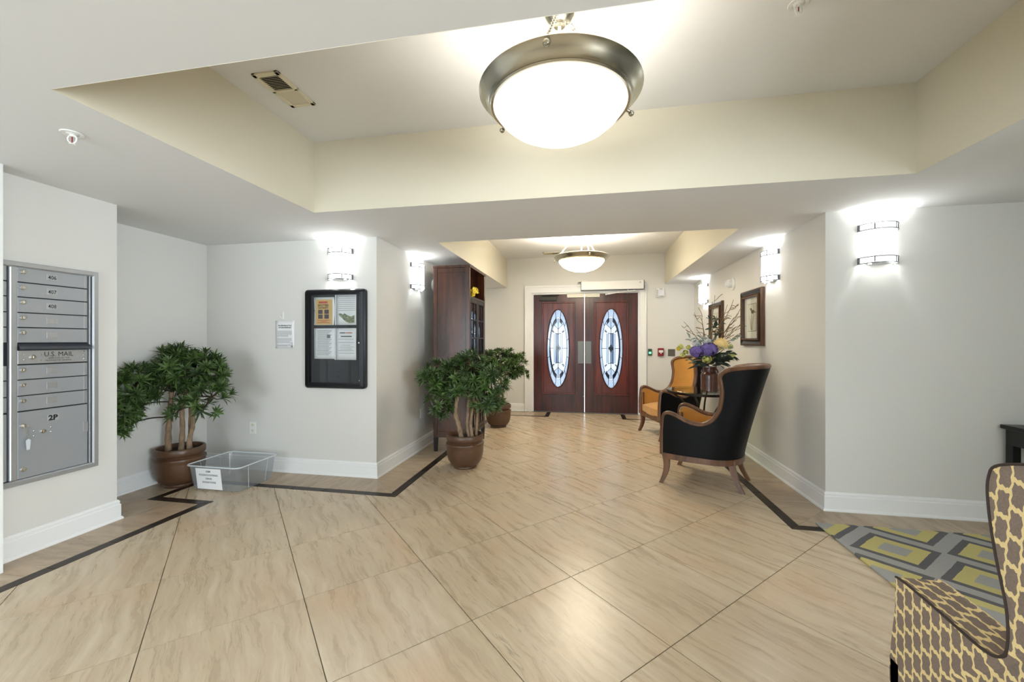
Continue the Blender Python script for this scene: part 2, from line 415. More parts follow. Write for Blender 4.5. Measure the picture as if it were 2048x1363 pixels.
def rug_material():
    m = bpy.data.materials.new('geometric_wool_rug'); m.use_nodes = True; q = NT(m); p = q.n['Principled BSDF']
    tc = q.add('ShaderNodeTexCoord'); nz = q.add('ShaderNodeTexNoise'); nz.inputs['Scale'].default_value = 9
    q.link(tc.outputs['Object'], nz.inputs['Vector'])
    sc = q.add('ShaderNodeVectorMath', operation='SCALE'); sc.inputs['Scale'].default_value = 0.012; q.link(nz.outputs['Color'], sc.inputs[0])
    ad = q.add('ShaderNodeVectorMath', operation='ADD'); q.link(tc.outputs['Object'], ad.inputs[0]); q.link(sc.outputs[0], ad.inputs[1])
    sp = q.add('ShaderNodeSeparateXYZ'); q.link(ad.outputs[0], sp.inputs[0])
    a = q.math('DIVIDE', q.math('SUBTRACT', sp.outputs[0], 1.857), 0.26); b = q.math('DIVIDE', q.math('SUBTRACT', sp.outputs[1], 2.887), 0.31)
    pp = q.math('MULTIPLY', q.math('ADD', a, b), 0.5); qq = q.math('MULTIPLY', q.math('SUBTRACT', a, b), 0.5)
    pf = q.math('SUBTRACT', pp, q.math('ROUND', pp)); qf = q.math('SUBTRACT', qq, q.math('ROUND', qq))
    dx = q.math('ABSOLUTE', q.math('MULTIPLY', q.math('ADD', pf, qf), 0.26)); dy = q.math('ABSOLUTE', q.math('MULTIPLY', q.math('SUBTRACT', pf, qf), 0.31))
    d = q.math('ADD', dx, q.math('MULTIPLY', dy, 1.1))
    light, dark, yel = rgb(178, 177, 174), rgb(112, 111, 113), rgb(214, 203, 136)
    n2 = q.add('ShaderNodeTexNoise'); n2.inputs['Scale'].default_value = 220; q.link(tc.outputs['Object'], n2.inputs['Vector'])
    c = q.mix(q.math('LESS_THAN', d, 0.248), light, dark); c = q.mix(q.math('LESS_THAN', d, 0.193), c, yel); c = q.mix(q.math('LESS_THAN', d, 0.098), c, light)
    c = q.mix(q.math('MULTIPLY', n2.outputs[0], 0.22), c, (0.03, 0.03, 0.03, 1))
    q.link(c, p.inputs['Base Color']); p.inputs['Roughness'].default_value = 1.0; p.inputs['Specular IOR Level'].default_value = 0.1
    bu = q.add('ShaderNodeBump'); bu.inputs['Strength'].default_value = 0.6; bu.inputs['Distance'].default_value = 0.004
    q.link(n2.outputs[0], bu.inputs['Height']); q.link(bu.outputs[0], p.inputs['Normal'])
    return m
M['rug'] = rug_material()

def trellis_material(name, su, sv):
    """woven ikat trellis: su, sv are the object-space axis weights giving the two cloth directions"""
    m = bpy.data.materials.new(name); m.use_nodes = True; q = NT(m); p = q.n['Principled BSDF']
    tc = q.add('ShaderNodeTexCoord'); sp = q.add('ShaderNodeSeparateXYZ'); q.link(tc.outputs['Object'], sp.inputs[0])
    def axis(w):
        r = None
        for i in range(3):
            if w[i]:
                t = q.math('MULTIPLY', sp.outputs[i], w[i]); r = t if r is None else q.math('ADD', r, t)
        return r
    u, v = q.math('DIVIDE', axis(su), 0.030), q.math('DIVIDE', axis(sv), 0.060)
    # v rows, every second column shifted by half a row; jagged edges from triangle waves
    zig = q.math('MULTIPLY', q.math('PINGPONG', q.math('MULTIPLY', v, 5.0), 1.0), 0.10)
    uu = q.math('ADD', u, zig); row0 = q.math('MULTIPLY', q.math('FLOOR', uu), 0.5)
    zag = q.math('MULTIPLY', q.math('PINGPONG', q.math('MULTIPLY', uu, 5.0), 1.0), 0.07)
    vv = q.math('ADD', q.math('ADD', v, row0), zag)
    fu = q.math('ABSOLUTE', q.math('SUBTRACT', q.math('FRACT', uu), 0.5)); fv = q.math('ABSOLUTE', q.math('SUBTRACT', q.math('FRACT', vv), 0.5))
    # cells taper towards their ends so the lines form ogee lozenges
    lim = q.math('SUBTRACT', 0.425, q.math('MULTIPLY', q.math('POWER', q.math('MULTIPLY', fv, 2.0), 4.0), 0.12))
    inside = q.math('MULTIPLY', q.math('LESS_THAN', fu, lim), q.math('LESS_THAN', fv, 0.405))
    n = q.add('ShaderNodeTexNoise'); n.inputs['Scale'].default_value = 260; q.link(tc.outputs['Object'], n.inputs['Vector'])
    brown = q.mix(n.outputs[0], rgb(118, 103, 92), rgb(150, 134, 122)); yel = q.mix(n.outputs[0], rgb(224, 198, 134), rgb(246, 226, 174))
    q.link(q.mix(inside, yel, brown), p.inputs['Base Color']); p.inputs['Roughness'].default_value = 0.9; p.inputs['Specular IOR Level'].default_value = 0.15
    bu = q.add('ShaderNodeBump'); bu.inputs['Strength'].default_value = 0.3; bu.inputs['Distance'].default_value = 0.002
    q.link(n.outputs[0], bu.inputs['Height']); q.link(bu.outputs[0], p.inputs['Normal'])
    return m
M['trel_side'] = trellis_material('trellis_fabric_side', (0, 1, 0), (0, -0.22, 1))
M['trel_top'] = trellis_material('trellis_fabric_arm', (1, 0.0, 0), (0.3, 1, 0))
M['trel_front'] = trellis_material('trellis_fabric_front', (1, 0, 0), (0, 0.6, 1))

# ================================================================== THE SETTING
T = 0.12
def wall(name, x0, y0, x1, y1, z1=ZS, z0=-0.05):
    return struct(MB().box(x0, y0, z0, x1, y1, z1).build(name, M['wall']))
wall('wall_left', XR-T, YREAR, XM, YM)                       # mailbox wall (its far end is the recess return)
wall('wall_recess', XR-T, YM, XR, YB+T)
wall('wall_notice_board', XR, YB, XL, YB+T)
wall('wall_corridor_left', XL-T, YB+T, XL, YD+T)
wall('wall_corridor_right', XQ, YR+T, XQ+T, YD+T)
wall('wall_right', XQ, YR, XFAR, YR+T)
wall('wall_far_right', XFAR, YREAR, XFAR+T, YR+T)
wall('light_baffle', 3.35, 0.20, XFAR, 0.32)  # unseen baffle, added to keep the right-hand fill light off the right wall
wall('wall_rear', XR, YREAR-T, XFAR, YREAR)
DX0, DX1, DZ = -0.985, 0.862, 2.135                          # door opening
b = MB().box(XL, YD, -0.05, DX0-0.045, YD+T, ZT).box(DX1+0.045, YD, -0.05, XQ, YD+T, ZT).box(DX0-0.045, YD, DZ+0.045, DX1+0.045, YD+T, ZT)
struct(b.build('wall_entrance', M['wall']))
# near jamb of the opening at the very left edge of view
struct(MB().box(XM, 1.30, 0, XM+0.148, 1.70, ZS).build('trim_1', M['trim']), 'white painted casing at the end of the mailbox wall')

# lowered ceiling with two trays
xs = [XR-T, TX0, CX0, CX1, TX1, XFAR+T]; ys = [YREAR-T, TY0, TY1, CY0, YD+T]
mb = MB()
def hole(xa, ya):
    return (TX0 <= xa < TX1 and TY0 <= ya < TY1) or (CX0 <= xa < CX1 and CY0 <= ya < CY1)
for i in range(len(xs)-1):
    for j in range(len(ys)-1):
        if not hole((xs[i]+xs[i+1])/2, (ys[j]+ys[j+1])/2):
            x0, x1, y0, y1 = xs[i], xs[i+1], ys[j], ys[j+1]
            mb.add([(x0,y0,ZS),(x0,y1,ZS),(x1,y1,ZS),(x1,y0,ZS)], [(0,1,2,3)])
bm = bmesh.new(); me = mb.mesh('t'); bm.from_mesh(me); bmesh.ops.remove_doubles(bm, verts=bm.verts[:], dist=1e-4)
r = bmesh.ops.extrude_face_region(bm, geom=bm.faces[:])
for e in r['geom']:
    if isinstance(e, bmesh.types.BMVert): e.co.z += 0.04
bmesh.ops.recalc_face_normals(bm, faces=bm.faces[:])
soffit = struct(MB().bm(bm).build('ceiling', M['ceil']))
for (x0, x1, y0, y1) in ((TX0, TX1, TY0, TY1), (CX0, CX1, CY0, CY1)):
    w = 0.05; e = -0.0008; g = 0.0012
    MB().box(x0-w, y0-w, ZT, x1+w, y1+w, ZT+0.05).build('tray_ceiling', M['tray_top'] if 'tray_top' in M else M['ceil'], soffit)
    MB().box(x0-w, y0-w, ZS+0.045, x0, y1+w, ZT).box(x0-0.0, y0, ZS+e, x0+g, y1, ZT).build('tray_side', M['tray'], soffit)
    MB().box(x1, y0-w, ZS+0.045, x1+w, y1+w, ZT).box(x1-g, y0, ZS+e, x1, y1, ZT).build('tray_side', M['tray'], soffit)
    MB().box(x0, y0-w, ZS+0.045, x1, y0, ZT).box(x0, y0, ZS+e, x1, y0+g, ZT).build('tray_side', M['tray'], soffit)
    if y1 < YD-0.1: MB().box(x0, y1, ZS+0.045, x1, y1+w, ZT).box(x0, y1-g, ZS+e, x1, y1, ZT).build('tray_side', M['tray'], soffit)

# baseboards: a moulded profile swept along each wall, mitred at the corners
PROF = [(0,0),(0.026,0),(0.026,0.008),(0.022,0.017),(0.016,0.021),(0.016,0.108),(0.011,0.113),(0.011,0.122),(0.013,0.126),(0.009,0.136),(0.004,0.142),(0,0.142)]
def off_pt(P, i, d):
    """point i of an open chain moved d to its right-hand side, mitred"""
    p = Vector(P[i]); dirs = []
    if i > 0: dirs.append((p-Vector(P[i-1])).normalized())
    if i < len(P)-1: dirs.append((Vector(P[i+1])-p).normalized())
    ns = [Vector((t.y, -t.x)) for t in dirs]
    if len(ns) == 1: return p+ns[0]*d
    n = ns[0]+ns[1]
    return p+n*(d/(1+ns[0].dot(ns[1])))
CHL = [(XM, YREAR), (XM, YM), (XR, YM), (XR, YB), (XL, YB), (XL, YD), (DX0-0.155, YD)]
CHR = [(DX1+0.135, YD), (XQ, YD), (XQ, YR), (XFAR, YR)]
def base_chain(ch, names):
    for i, nm in enumerate(names):
        v = []
        for k in (i, i+1):
            for (d, z) in PROF:
                q = off_pt(ch, k, d); v.append((q.x, q.y, z))
        n = len(PROF); f = [(j, j+1, n+j+1, n+j) for j in range(n-1)]+[tuple(range(n)), tuple(range(2*n-1, n-1, -1))]
        struct(MB().add(v, f).build(nm, M['trim']))
base_chain(CHL, ['baseboard_left', 'baseboard_recess_return', 'baseboard_recess', 'baseboard_notice_board', 'baseboard_corridor_left', 'baseboard_entrance_left'])
base_chain(CHR, ['baseboard_entrance_right', 'baseboard_corridor_right', 'baseboard_right'])

# ------------------------------------------------------------------ floor: grout bed + real tiles
floor = struct(MB().box(XR, YREAR, -0.05, XFAR, YD+T, -0.0025).build('floor', M['grout']))
Y0F = -1.0; X1F = 3.9
PL = [(-2.96, Y0F), (-2.96, 2.775), (-3.46, 2.775), (-3.46, 3.12), (-1.566, 3.12), (-1.566, 6.90), (-0.66, 6.90), (-0.66, YD-0.02)]
PR = [(0.555, YD-0.02), (0.555, 6.90), (1.375, 6.90), (1.375, 3.09), (X1F, 3.09)]
def slab(poly, name, mat, th=0.008, cx=None):
    n = len(poly); a = sum(poly[i][0]*poly[(i+1) % n][1]-poly[(i+1) % n][0]*poly[i][1] for i in range(n))
    if abs(a) < 0.0006: return None
    if a < 0: poly = poly[::-1]
    bm = bmesh.new(); vs = [bm.verts.new((p[0], p[1], 0)) for p in poly]; bm.faces.new(vs)
    c = Vector((sum(p[0] for p in poly)/n, sum(p[1] for p in poly)/n, 0)) if cx is None else Vector(cx)
    return c, bm
def link_tile(poly, mat, rot=0.0, name='tile', th=0.008):
    n = len(poly); c = Vector((sum(p[0] for p in poly)/n, sum(p[1] for p in poly)/n, 0))
    R = Matrix.Rotation(-rot, 3, 'Z'); loc = [(R @ (Vector((p[0], p[1], 0))-c)) for p in poly]
    v = [(p.x, p.y, 0) for p in loc]+[(p.x, p.y, -th) for p in loc]
    f = [tuple(range(n))]+[(i, i+n, (i+1) % n+n, (i+1) % n) for i in range(n)]
    o = MB().add(v, f).build(name, mat, floor); o.location = c; o.rotation_euler = (0, 0, rot); return o
def ring(ch, d0, d1, length, mat, gap=0.0022):
    for i in range(len(ch)-1):
        t = (Vector(ch[i+1])-Vector(ch[i])).normalized(); nrm = Vector((-t.y, t.x))
        A0, B0 = off_pt(ch, i, -d0-gap/2), off_pt(ch, i+1, -d0-gap/2); A1, B1 = off_pt(ch, i, -d1+gap/2), off_pt(ch, i+1, -d1+gap/2)
        o = Vector(ch[i]); s = lambda p: (p-o).dot(t)
        a0, a1, b0, b1 = s(A0), s(A1), s(B0), s(B1)
        lo, hi = max(a0, a1), min(b0, b1)
        P = lambda u, d: tuple(o+t*u+nrm*d)
        D0, D1 = d0+gap/2, d1-gap/2
        if hi-lo < length*0.3:
            link_tile([P(a0+gap/2, D0), P(b0-gap/2, D0), P(b1-gap/2, D1), P(a1+gap/2, D1)], mat, math.atan2(t.y, t.x)); continue
        n = max(1, round((hi-lo)/length)); cuts = [lo+(hi-lo)*k/n for k in range(n+1)]
        for k in range(n):
            l0 = a0 if k == 0 else cuts[k]; l1 = a1 if k == 0 else cuts[k]; r0 = b0 if k == n-1 else cuts[k+1]; r1 = b1 if k == n-1 else cuts[k+1]
            link_tile([P(l0+gap/2, D0), P(r0-gap/2, D0), P(r1-gap/2, D1), P(l1+gap/2, D1)], mat, math.atan2(t.y, t.x))
SW = 0.075
for ch in (PL, PR):
    ring(ch, 0.0, SW, 0.32, M['dark_tile'], 0.008)
    ring(ch, SW, SW+0.335, 0.62, M['border'])
# diagonal field tiles, clipped to the area inside the dark strip
REG = PL+PR+[(X1F, Y0F)]
def clip(sq):
    vs = [Vector(p) for p in sq]+[Vector(p) for p in REG]; n = len(REG)
    r = geometry.delaunay_2d_cdt(vs, [], [list(range(4)), list(range(4, 4+n))[::-1]], 1, 1e-5, True)
    keep = [f for f, o in zip(r[2], r[5]) if 0 in o and 1 in o]
    return r[0], keep
HD = 0.436; OX, OY = -0.092, 2.245
full = None
for i in range(-12, 16):
    for j in range(-12, 16):
        if (i+j) % 2 == 0: continue
        cx, cy = OX+i*HD, OY+j*HD; h = HD-0.0030
        if cx < -4 or cx > 4.2 or cy < Y0F-0.5 or cy > YD+0.3: continue
        sq = [(cx-h, cy), (cx, cy-h), (cx+h, cy), (cx, cy+h)]
        vs, keep = clip(sq)
        if not keep: continue
        area = sum(abs((vs[f[1]]-vs[f[0]]).cross(vs[f[2]]-vs[f[0]]))/2 for f in keep)
        if area < 0.002: continue
        rot = -PI/4
        if area > 2*h*h*0.995:
            if full is None:
                o = full = link_tile(sq, M['tile'], rot)
            else:
                o = full.copy(); C.objects.link(o); o.parent = floor; o.location = (cx, cy, 0)
            if random.random() < 0.5: o.rotation_euler = (0, 0, rot+PI)
            continue
        bm = bmesh.new(); used = {}
        R = Matrix.Rotation(-rot, 3, 'Z')
        for f in keep:
            for k in f:
                if k not in used: used[k] = bm.verts.new(R @ Vector((vs[k].x-cx, vs[k].y-cy, 0)))
            bm.faces.new([used[k] for k in f])
        bmesh.ops.dissolve_limit(bm, angle_limit=0.01, verts=bm.verts[:], edges=bm.edges[:])
        bmesh.ops.recalc_face_normals(bm, faces=bm.faces[:])
        for f in bm.faces:
            if f.normal.z < 0: f.normal_flip()
        ex = bmesh.ops.extrude_face_region(bm, geom=bm.faces[:])
        for e in ex['geom']:
            if isinstance(e, bmesh.types.BMVert): e.co.z -= 0.008
        o = MB().bm(bm).build('tile', M['tile'], floor); o.location = (cx, cy, 0); o.rotation_euler = (0, 0, rot)

# ------------------------------------------------------------------ entrance doors
cas = struct(MB().box(DX0-0.155, YD-0.002, 0, DX0-0.03, YD-0.024, DZ+0.155).build('trim_2', M['trim']), 'white moulded casing around the entrance doors')
MB().box(DX1+0.03, YD-0.002, 0, DX1+0.135, YD-0.024, DZ+0.155).build('casing_jamb', M['trim'], cas)
MB().box(DX0-0.03, YD-0.002, DZ+0.03, DX1+0.03, YD-0.024, DZ+0.155).build('casing_head', M['trim'], cas)
b = MB()
for (x0, x1) in ((DX0-0.155, DX0-0.125), (DX1+0.105, DX1+0.135)): b.rbox(x0, YD-0.038, 0, x1, YD-0.022, DZ+0.127, 0.004)
b.rbox(DX0-0.155, YD-0.038, DZ+0.125, DX1+0.135, YD-0.022, DZ+0.155, 0.004)
b.build('casing_backband', M['trim'], cas)
b = MB().box(DX0-0.045, YD+0.001, 0, DX0, YD+0.118, DZ+0.045).box(DX1, YD+0.001, 0, DX1+0.045, YD+0.118, DZ+0.045).box(DX0, YD+0.001, DZ, DX1, YD+0.118, DZ+0.045)
b.build('jamb_lining', M['trim'], cas)
struct(MB().rbox(DX0, YD+0.0, 0.0, DX1, YD+0.115, 0.008, 0.003).build('trim_3', M['steel']), 'metal threshold under the entrance doors')

def ell(cx, cz, rx, rz, n=64): return [(cx+rx*math.cos(2*PI*i/n), cz+rz*math.sin(2*PI*i/n)) for i in range(n)]
def plate_with_hole(x0, x1, z0, z1, hole, y0, y1):
    """rectangular plate with an oval hole, thickness y0..y1"""
    cx = sum(p[0] for p in hole)/len(hole); cz = sum(p[1] for p in hole)/len(hole); n = len(hole)
    outer = []
    for p in hole:
        d = Vector((p[0]-cx, p[1]-cz)); d = Vector((d.x/((x1-x0)/2), d.y/((z1-z0)/2)))
        k = 1/max(abs(d.x), abs(d.y)); q = (d*k)
        X = cx+q.x*(x1-x0)/2+0*q.x; Z = cz+q.y*(z1-z0)/2
        outer.append([min(max(X, x0), x1), min(max(Z, z0), z1)])
    # stretch onto the true rectangle (the hole need not be centred) and snap the corners
    mx, mz = (x0+x1)/2, (z0+z1)/2
    for i, q in enumerate(outer):
        sx, sz = (q[0]-cx)/((x1-x0)/2), (q[1]-cz)/((z1-z0)/2)
    outer = []
    for p in hole:
        d = Vector(((p[0]-cx)/((x1-x0)/2), (p[1]-cz)/((z1-z0)/2))); k = 1/max(abs(d.x), abs(d.y)); q = d*k
        outer.append([mx+q.x*(x1-x0)/2, mz+q.y*(z1-z0)/2])
    for cxx in (x0, x1):
        for czz in (z0, z1):
            j = min(range(n), key=lambda i: (outer[i][0]-cxx)**2+(outer[i][1]-czz)**2); outer[j] = [cxx, czz]
    v = []
    for y in (y0, y1): v += [(p[0], y, p[1]) for p in hole]+[(p[0], y, p[1]) for p in outer]
    f = []
    for i in range(n):
        j = (i+1) % n
        f += [(i, j, n+j, n+i), (2*n+i, 3*n+i, 3*n+j, 2*n+j), (i, 2*n+i, 2*n+j, j), (n+i, n+j, 3*n+j, 3*n+i)]
    return MB().add(v, f)

def door_leaf(name, x0, x1, label, side):
    yf = YD+0.022; yb = yf+0.045; z0, z1 = 0.010, 2.1335
    cx = (-0.534, 0.40)[side]; cz = 1.158; rx, rz = 0.198, 0.700
    hole = ell(cx, cz, rx, rz)
    px0, px1, pz0, pz1 = cx-0.29, cx+0.30, 0.325, 2.0
    leaf = struct(plate_with_hole(x0, x1, z0, z1, hole, yf, yb).build(name, M['mahog']), label)
    plate_with_hole(px0+0.03, px1-0.03, pz0+0.03, pz1-0.03, hole, yf-0.006, yf+0.001).build('panel', M['mahog_panel'], leaf)
    mo = MB()
    w = 0.028
    for a in ((px0, pz0, px1, pz0+w), (px0, pz1-w, px1, pz1), (px0, pz0+w, px0+w, pz1-w), (px1-w, pz0+w, px1, pz1-w)):
        mo.rbox(a[0], yf-0.024, a[1], a[2], yf+0.002, a[3], 0.006)
    mo.build('panel_moulding', M['mahog_panel'], leaf)
    MB().tube([(p[0], yf-0.008, p[1]) for p in ell(cx, cz, rx+0.004, rz+0.004)], 0.010, 8, closed=True).build('oval_moulding', M['mahog'], leaf, True)
    # leaded oval window: separate panes between lead cames
    yg = yf+0.02
    def pane(poly, mat): MB().prism(poly, yg-0.002, yg+0.002, 'xz').build('pane', mat, leaf)
    E1 = lambda a, k=1.0: (cx+rx*k*math.cos(a), cz+rz*k*math.sin(a))
    lead = MB(); line = lambda pts, r=0.0046: lead.tube([(p[0], yg-0.003, p[1]) for p in pts], r, 5)
    segs = 12
    for k in range(segs):                                     # outer border ring
        a0, a1 = 2*PI*k/segs+0.26, 2*PI*(k+1)/segs+0.26
        A = [a0+(a1-a0)*i/6 for i in range(7)]
        pane([E1(a, 0.995) for a in A]+[E1(a, 0.80) for a in reversed(A)], M['pane_frost'])
        line([E1(a0, 1.0), E1(a0, 0.80)])
    line([E1(2*PI*i/64, 0.80) for i in range(65)])
    dark_rng = ((PI*0.56, PI*1.44), (-PI*0.44, PI*0.44))[side]
    for (a0, a1) in (dark_rng, (PI*0.56, PI*0.66) if side else (PI*0.34, PI*0.44), (PI*1.30, PI*1.44) if side else (PI*1.56, PI*1.70)):
        A = [a0+(a1-a0)*i/14 for i in range(15)]              # dark bevel strip inside the border
        MB().prism([E1(a, 0.80) for a in A]+[E1(a, 0.69) for a in reversed(A)], yg-0.0035, yg-0.0022, 'xz').build('pane', M['pane_dark'], leaf)
    top = [E1(PI/2+s*0.62*(i/6), 0.79) for s in (1,) for i in range(6, -7, -1)]
    for sg in (1, -1):                                        # caps above and below the centre
        zc = cz+sg*rz*0.50
        A = [PI/2*sg+0.66*(i/8-0.5)*2*0.98 for i in range(9)]
        cap = [E1(a, 0.79) for a in A]
        pane(cap+[(cx, zc)], M['pane_frost'])
        line([cap[0], (cx, zc), cap[-1]]); line([(cx, zc), (cx, cz+sg*rz*0.79)]); line([(cx, zc), (cx, cz+sg*rz*0.38)])
        lead.ball((cx, yg-0.004, zc), 0.011, 6, 4)
        for sx in (1, -1):
            a = PI/2*sg - sx*sg*0.66*0.98; e = E1(a, 0.79)
            pane([(cx, zc), e, E1(a-sx*sg*0.30, 0.79), (cx+sx*0.070, cz+sg*rz*0.40), (cx, cz+sg*rz*0.37)], M['pane_clear'])
            line([E1(a-sx*sg*0.30, 0.79), (cx+sx*0.070, cz+sg*rz*0.40), (cx, cz+sg*rz*0.37)])
            lead.ball((e[0], yg-0.004, E1(a-sx*sg*0.30, 0.79)[1]), 0.009, 6, 4)
    for i, xx in enumerate((-0.072, -0.043, -0.014, 0.014, 0.043, 0.072)):   # upright bevels
        if i < 5:
            xn = (-0.072, -0.043, -0.014, 0.014, 0.043, 0.072)[i+1]
            h = rz*0.385
            pane([(cx+xx, cz-h), (cx+xn, cz-h), (cx+xn, cz+h), (cx+xx, cz+h)], M['pane_dark'] if i == (1, 3)[side] else (M['pane_clear'] if i % 2 else M['pane_frost']))
        line([(cx+xx, cz-rz*0.39), (cx+xx, cz+rz*0.39)], 0.003)
    for sx in (1, -1):                                        # side fields
        A = [(-0.60+1.2*i/8) for i in range(9)]
        E2 = [(cx+sx*rx*0.79*math.cos(a), cz+rz*0.79*math.sin(a)) for a in A]
        pane([(cx+sx*0.072, E2[0][1])]+E2+[(cx+sx*0.072, E2[-1][1])], M['pane_clear'])
        line([(cx+sx*0.072, cz), E2[4]]); lead.ball((E2[4][0], yg-0.004, cz), 0.009, 6, 4)
    d = 0.040
    for (ox, oz, mt) in ((0, 2*d*0.95, 'pane_clear'), (0, -2*d*0.95, 'pane_clear'), (-d*0.95, 0, 'pane_dark'), (d*0.95, 0, 'pane_clear')):
        k = 0.92
        q = [(cx+ox-d*k, cz+oz), (cx+ox, cz+oz-2*d*k*0.95), (cx+ox+d*k, cz+oz), (cx+ox, cz+oz+2*d*k*0.95)] if ox == 0 else [(cx+ox-d*k, cz), (cx+ox, cz-2*d*k*0.95), (cx+ox+d*k, cz), (cx+ox, cz+2*d*k*0.95)]
        if ox == 0: q = [(cx-d*0.5, cz+oz*0.5), (cx, cz+oz*0.5-d*0.9), (cx+d*0.5, cz+oz*0.5), (cx, cz+oz*0.5+d*0.9)]
        else: q = [(cx+ox*0.62-d*0.5, cz), (cx+ox*0.62, cz-d*0.8), (cx+ox*0.62+d*0.5, cz), (cx+ox*0.62, cz+d*0.8)]
        MB().prism(q, yg-0.006, yg-0.0036, 'xz').build('pane', M[mt], leaf)
        line(q+[q[0]], 0.0035)
    line([(cx, cz-rz*0.39), (cx, cz-0.075)]); line([(cx, cz+0.075), (cx, cz+rz*0.39)])
    lead.build('lead_cames', M['lead'], leaf)
    # push plate
    qx = (x1-0.118, x0+0.012)[side]
    MB().rbox(qx, yf-0.005, 0.885, qx+0.106, yf+0.001, 1.285, 0.002).build('push_plate', M['steel'], leaf)
    return leaf
XC = -0.062
d1 = door_leaf('door_1', DX0+0.003, XC-0.0018, 'dark mahogany entrance door leaf with oval leaded glass, left of the pair', 0)
d2 = door_leaf('door_2', XC+0.0018, DX1-0.003, 'dark mahogany entrance door leaf with oval leaded glass, right of the pair', 1)
MB().ball((XC-0.02, YD+0.018, 0.30), 0.010).build('floor_bolt', M['chrome'], d1, True)

o = thing('door_closer', 'dark bronze door closer with folded arm at top of left entrance door', 'door closer', (-0.72, YD+0.0215, 2.02))
MB().rbox(-0.15, -0.055, 0.0, 0.16, 0, 0.075, 0.006).build('housing', M['bronze'], o)
b = MB().rod((-0.10, -0.03, 0.075), (-0.10, -0.03, 0.098), 0.012).tube([(-0.10, -0.03, 0.092), (0.20, -0.05, 0.092)], 0.008, 6).tube([(0.20, -0.05, 0.097), (-0.02, -0.012, 0.104)], 0.007, 6)
b.build('arm', M['bronze'], o)
for (x0, x1, nm) in ((-0.372, XC-0.006, 'left'), (XC+0.006, 0.204, 'right')):
    t = thing('magnetic_lock', 'white magnetic door lock plate above the %s push plate at the door head' % nm, 'door lock', ((x0+x1)/2, YD+0.0215, 2.07)); w = (x1-x0)/2
    MB().rbox(-w, -0.034, 0, w, 0, 0.07, 0.003).build('lock_plate', M['beige_plastic'], t)
    MB().rbox(-w+0.004, -0.044, 0.072, w-0.004, -0.002, 0.088, 0.002).build('magnet_bar', M['white_plastic'], t)
o = thing('door_operator', 'long white automatic door operator box over right entrance door', 'door opener', (0.40, YD-0.040, 2.185))
MB().rbox(-0.52, -0.095, 0.0, 0.54, 0, 0.150, 0.006).build('housing', M['white_plastic'], o)
MB().box(-0.526, -0.097, -0.003, -0.518, 0, 0.152).build('end_cap', M['hood'], o); MB().box(0.538, -0.097, -0.003, 0.546, 0, 0.152).build('end_cap', M['hood'], o)
MB().box(-0.52, -0.097, -0.006, 0.54, -0.004, 0.0).build('lower_trim', M['hood'], o)
b = MB().rod((0.28, -0.05, -0.03), (0.28, -0.05, 0.0), 0.016).tube([(0.28, -0.05, -0.024), (-0.09, -0.075, -0.082)], 0.010, 6)
b.tube([(0.28, -0.05, -0.030), (0.40, -0.07, -0.022)], 0.014, 6).ball((-0.09, -0.075, -0.082), 0.014)
b.build('arm', M['white_plastic'], o, True)
text_mb('n', 0.05, 0.48, 0.10, -0.0956).build('logo', M['black_ink'], o)
o = thing('motion_sensor', 'small cream motion sensor on the wall above the door operator', 'sensor', (-0.10, YD-0.001, 2.318))
MB().rbox(-0.085, -0.05, 0, 0.085, 0, 0.045, 0.008).build('sensor_body', M['beige_plastic'], o)
MB().rbox(-0.07, -0.055, 0.006, 0.07, -0.045, 0.022, 0.003).build('lens', M['hood'], o)

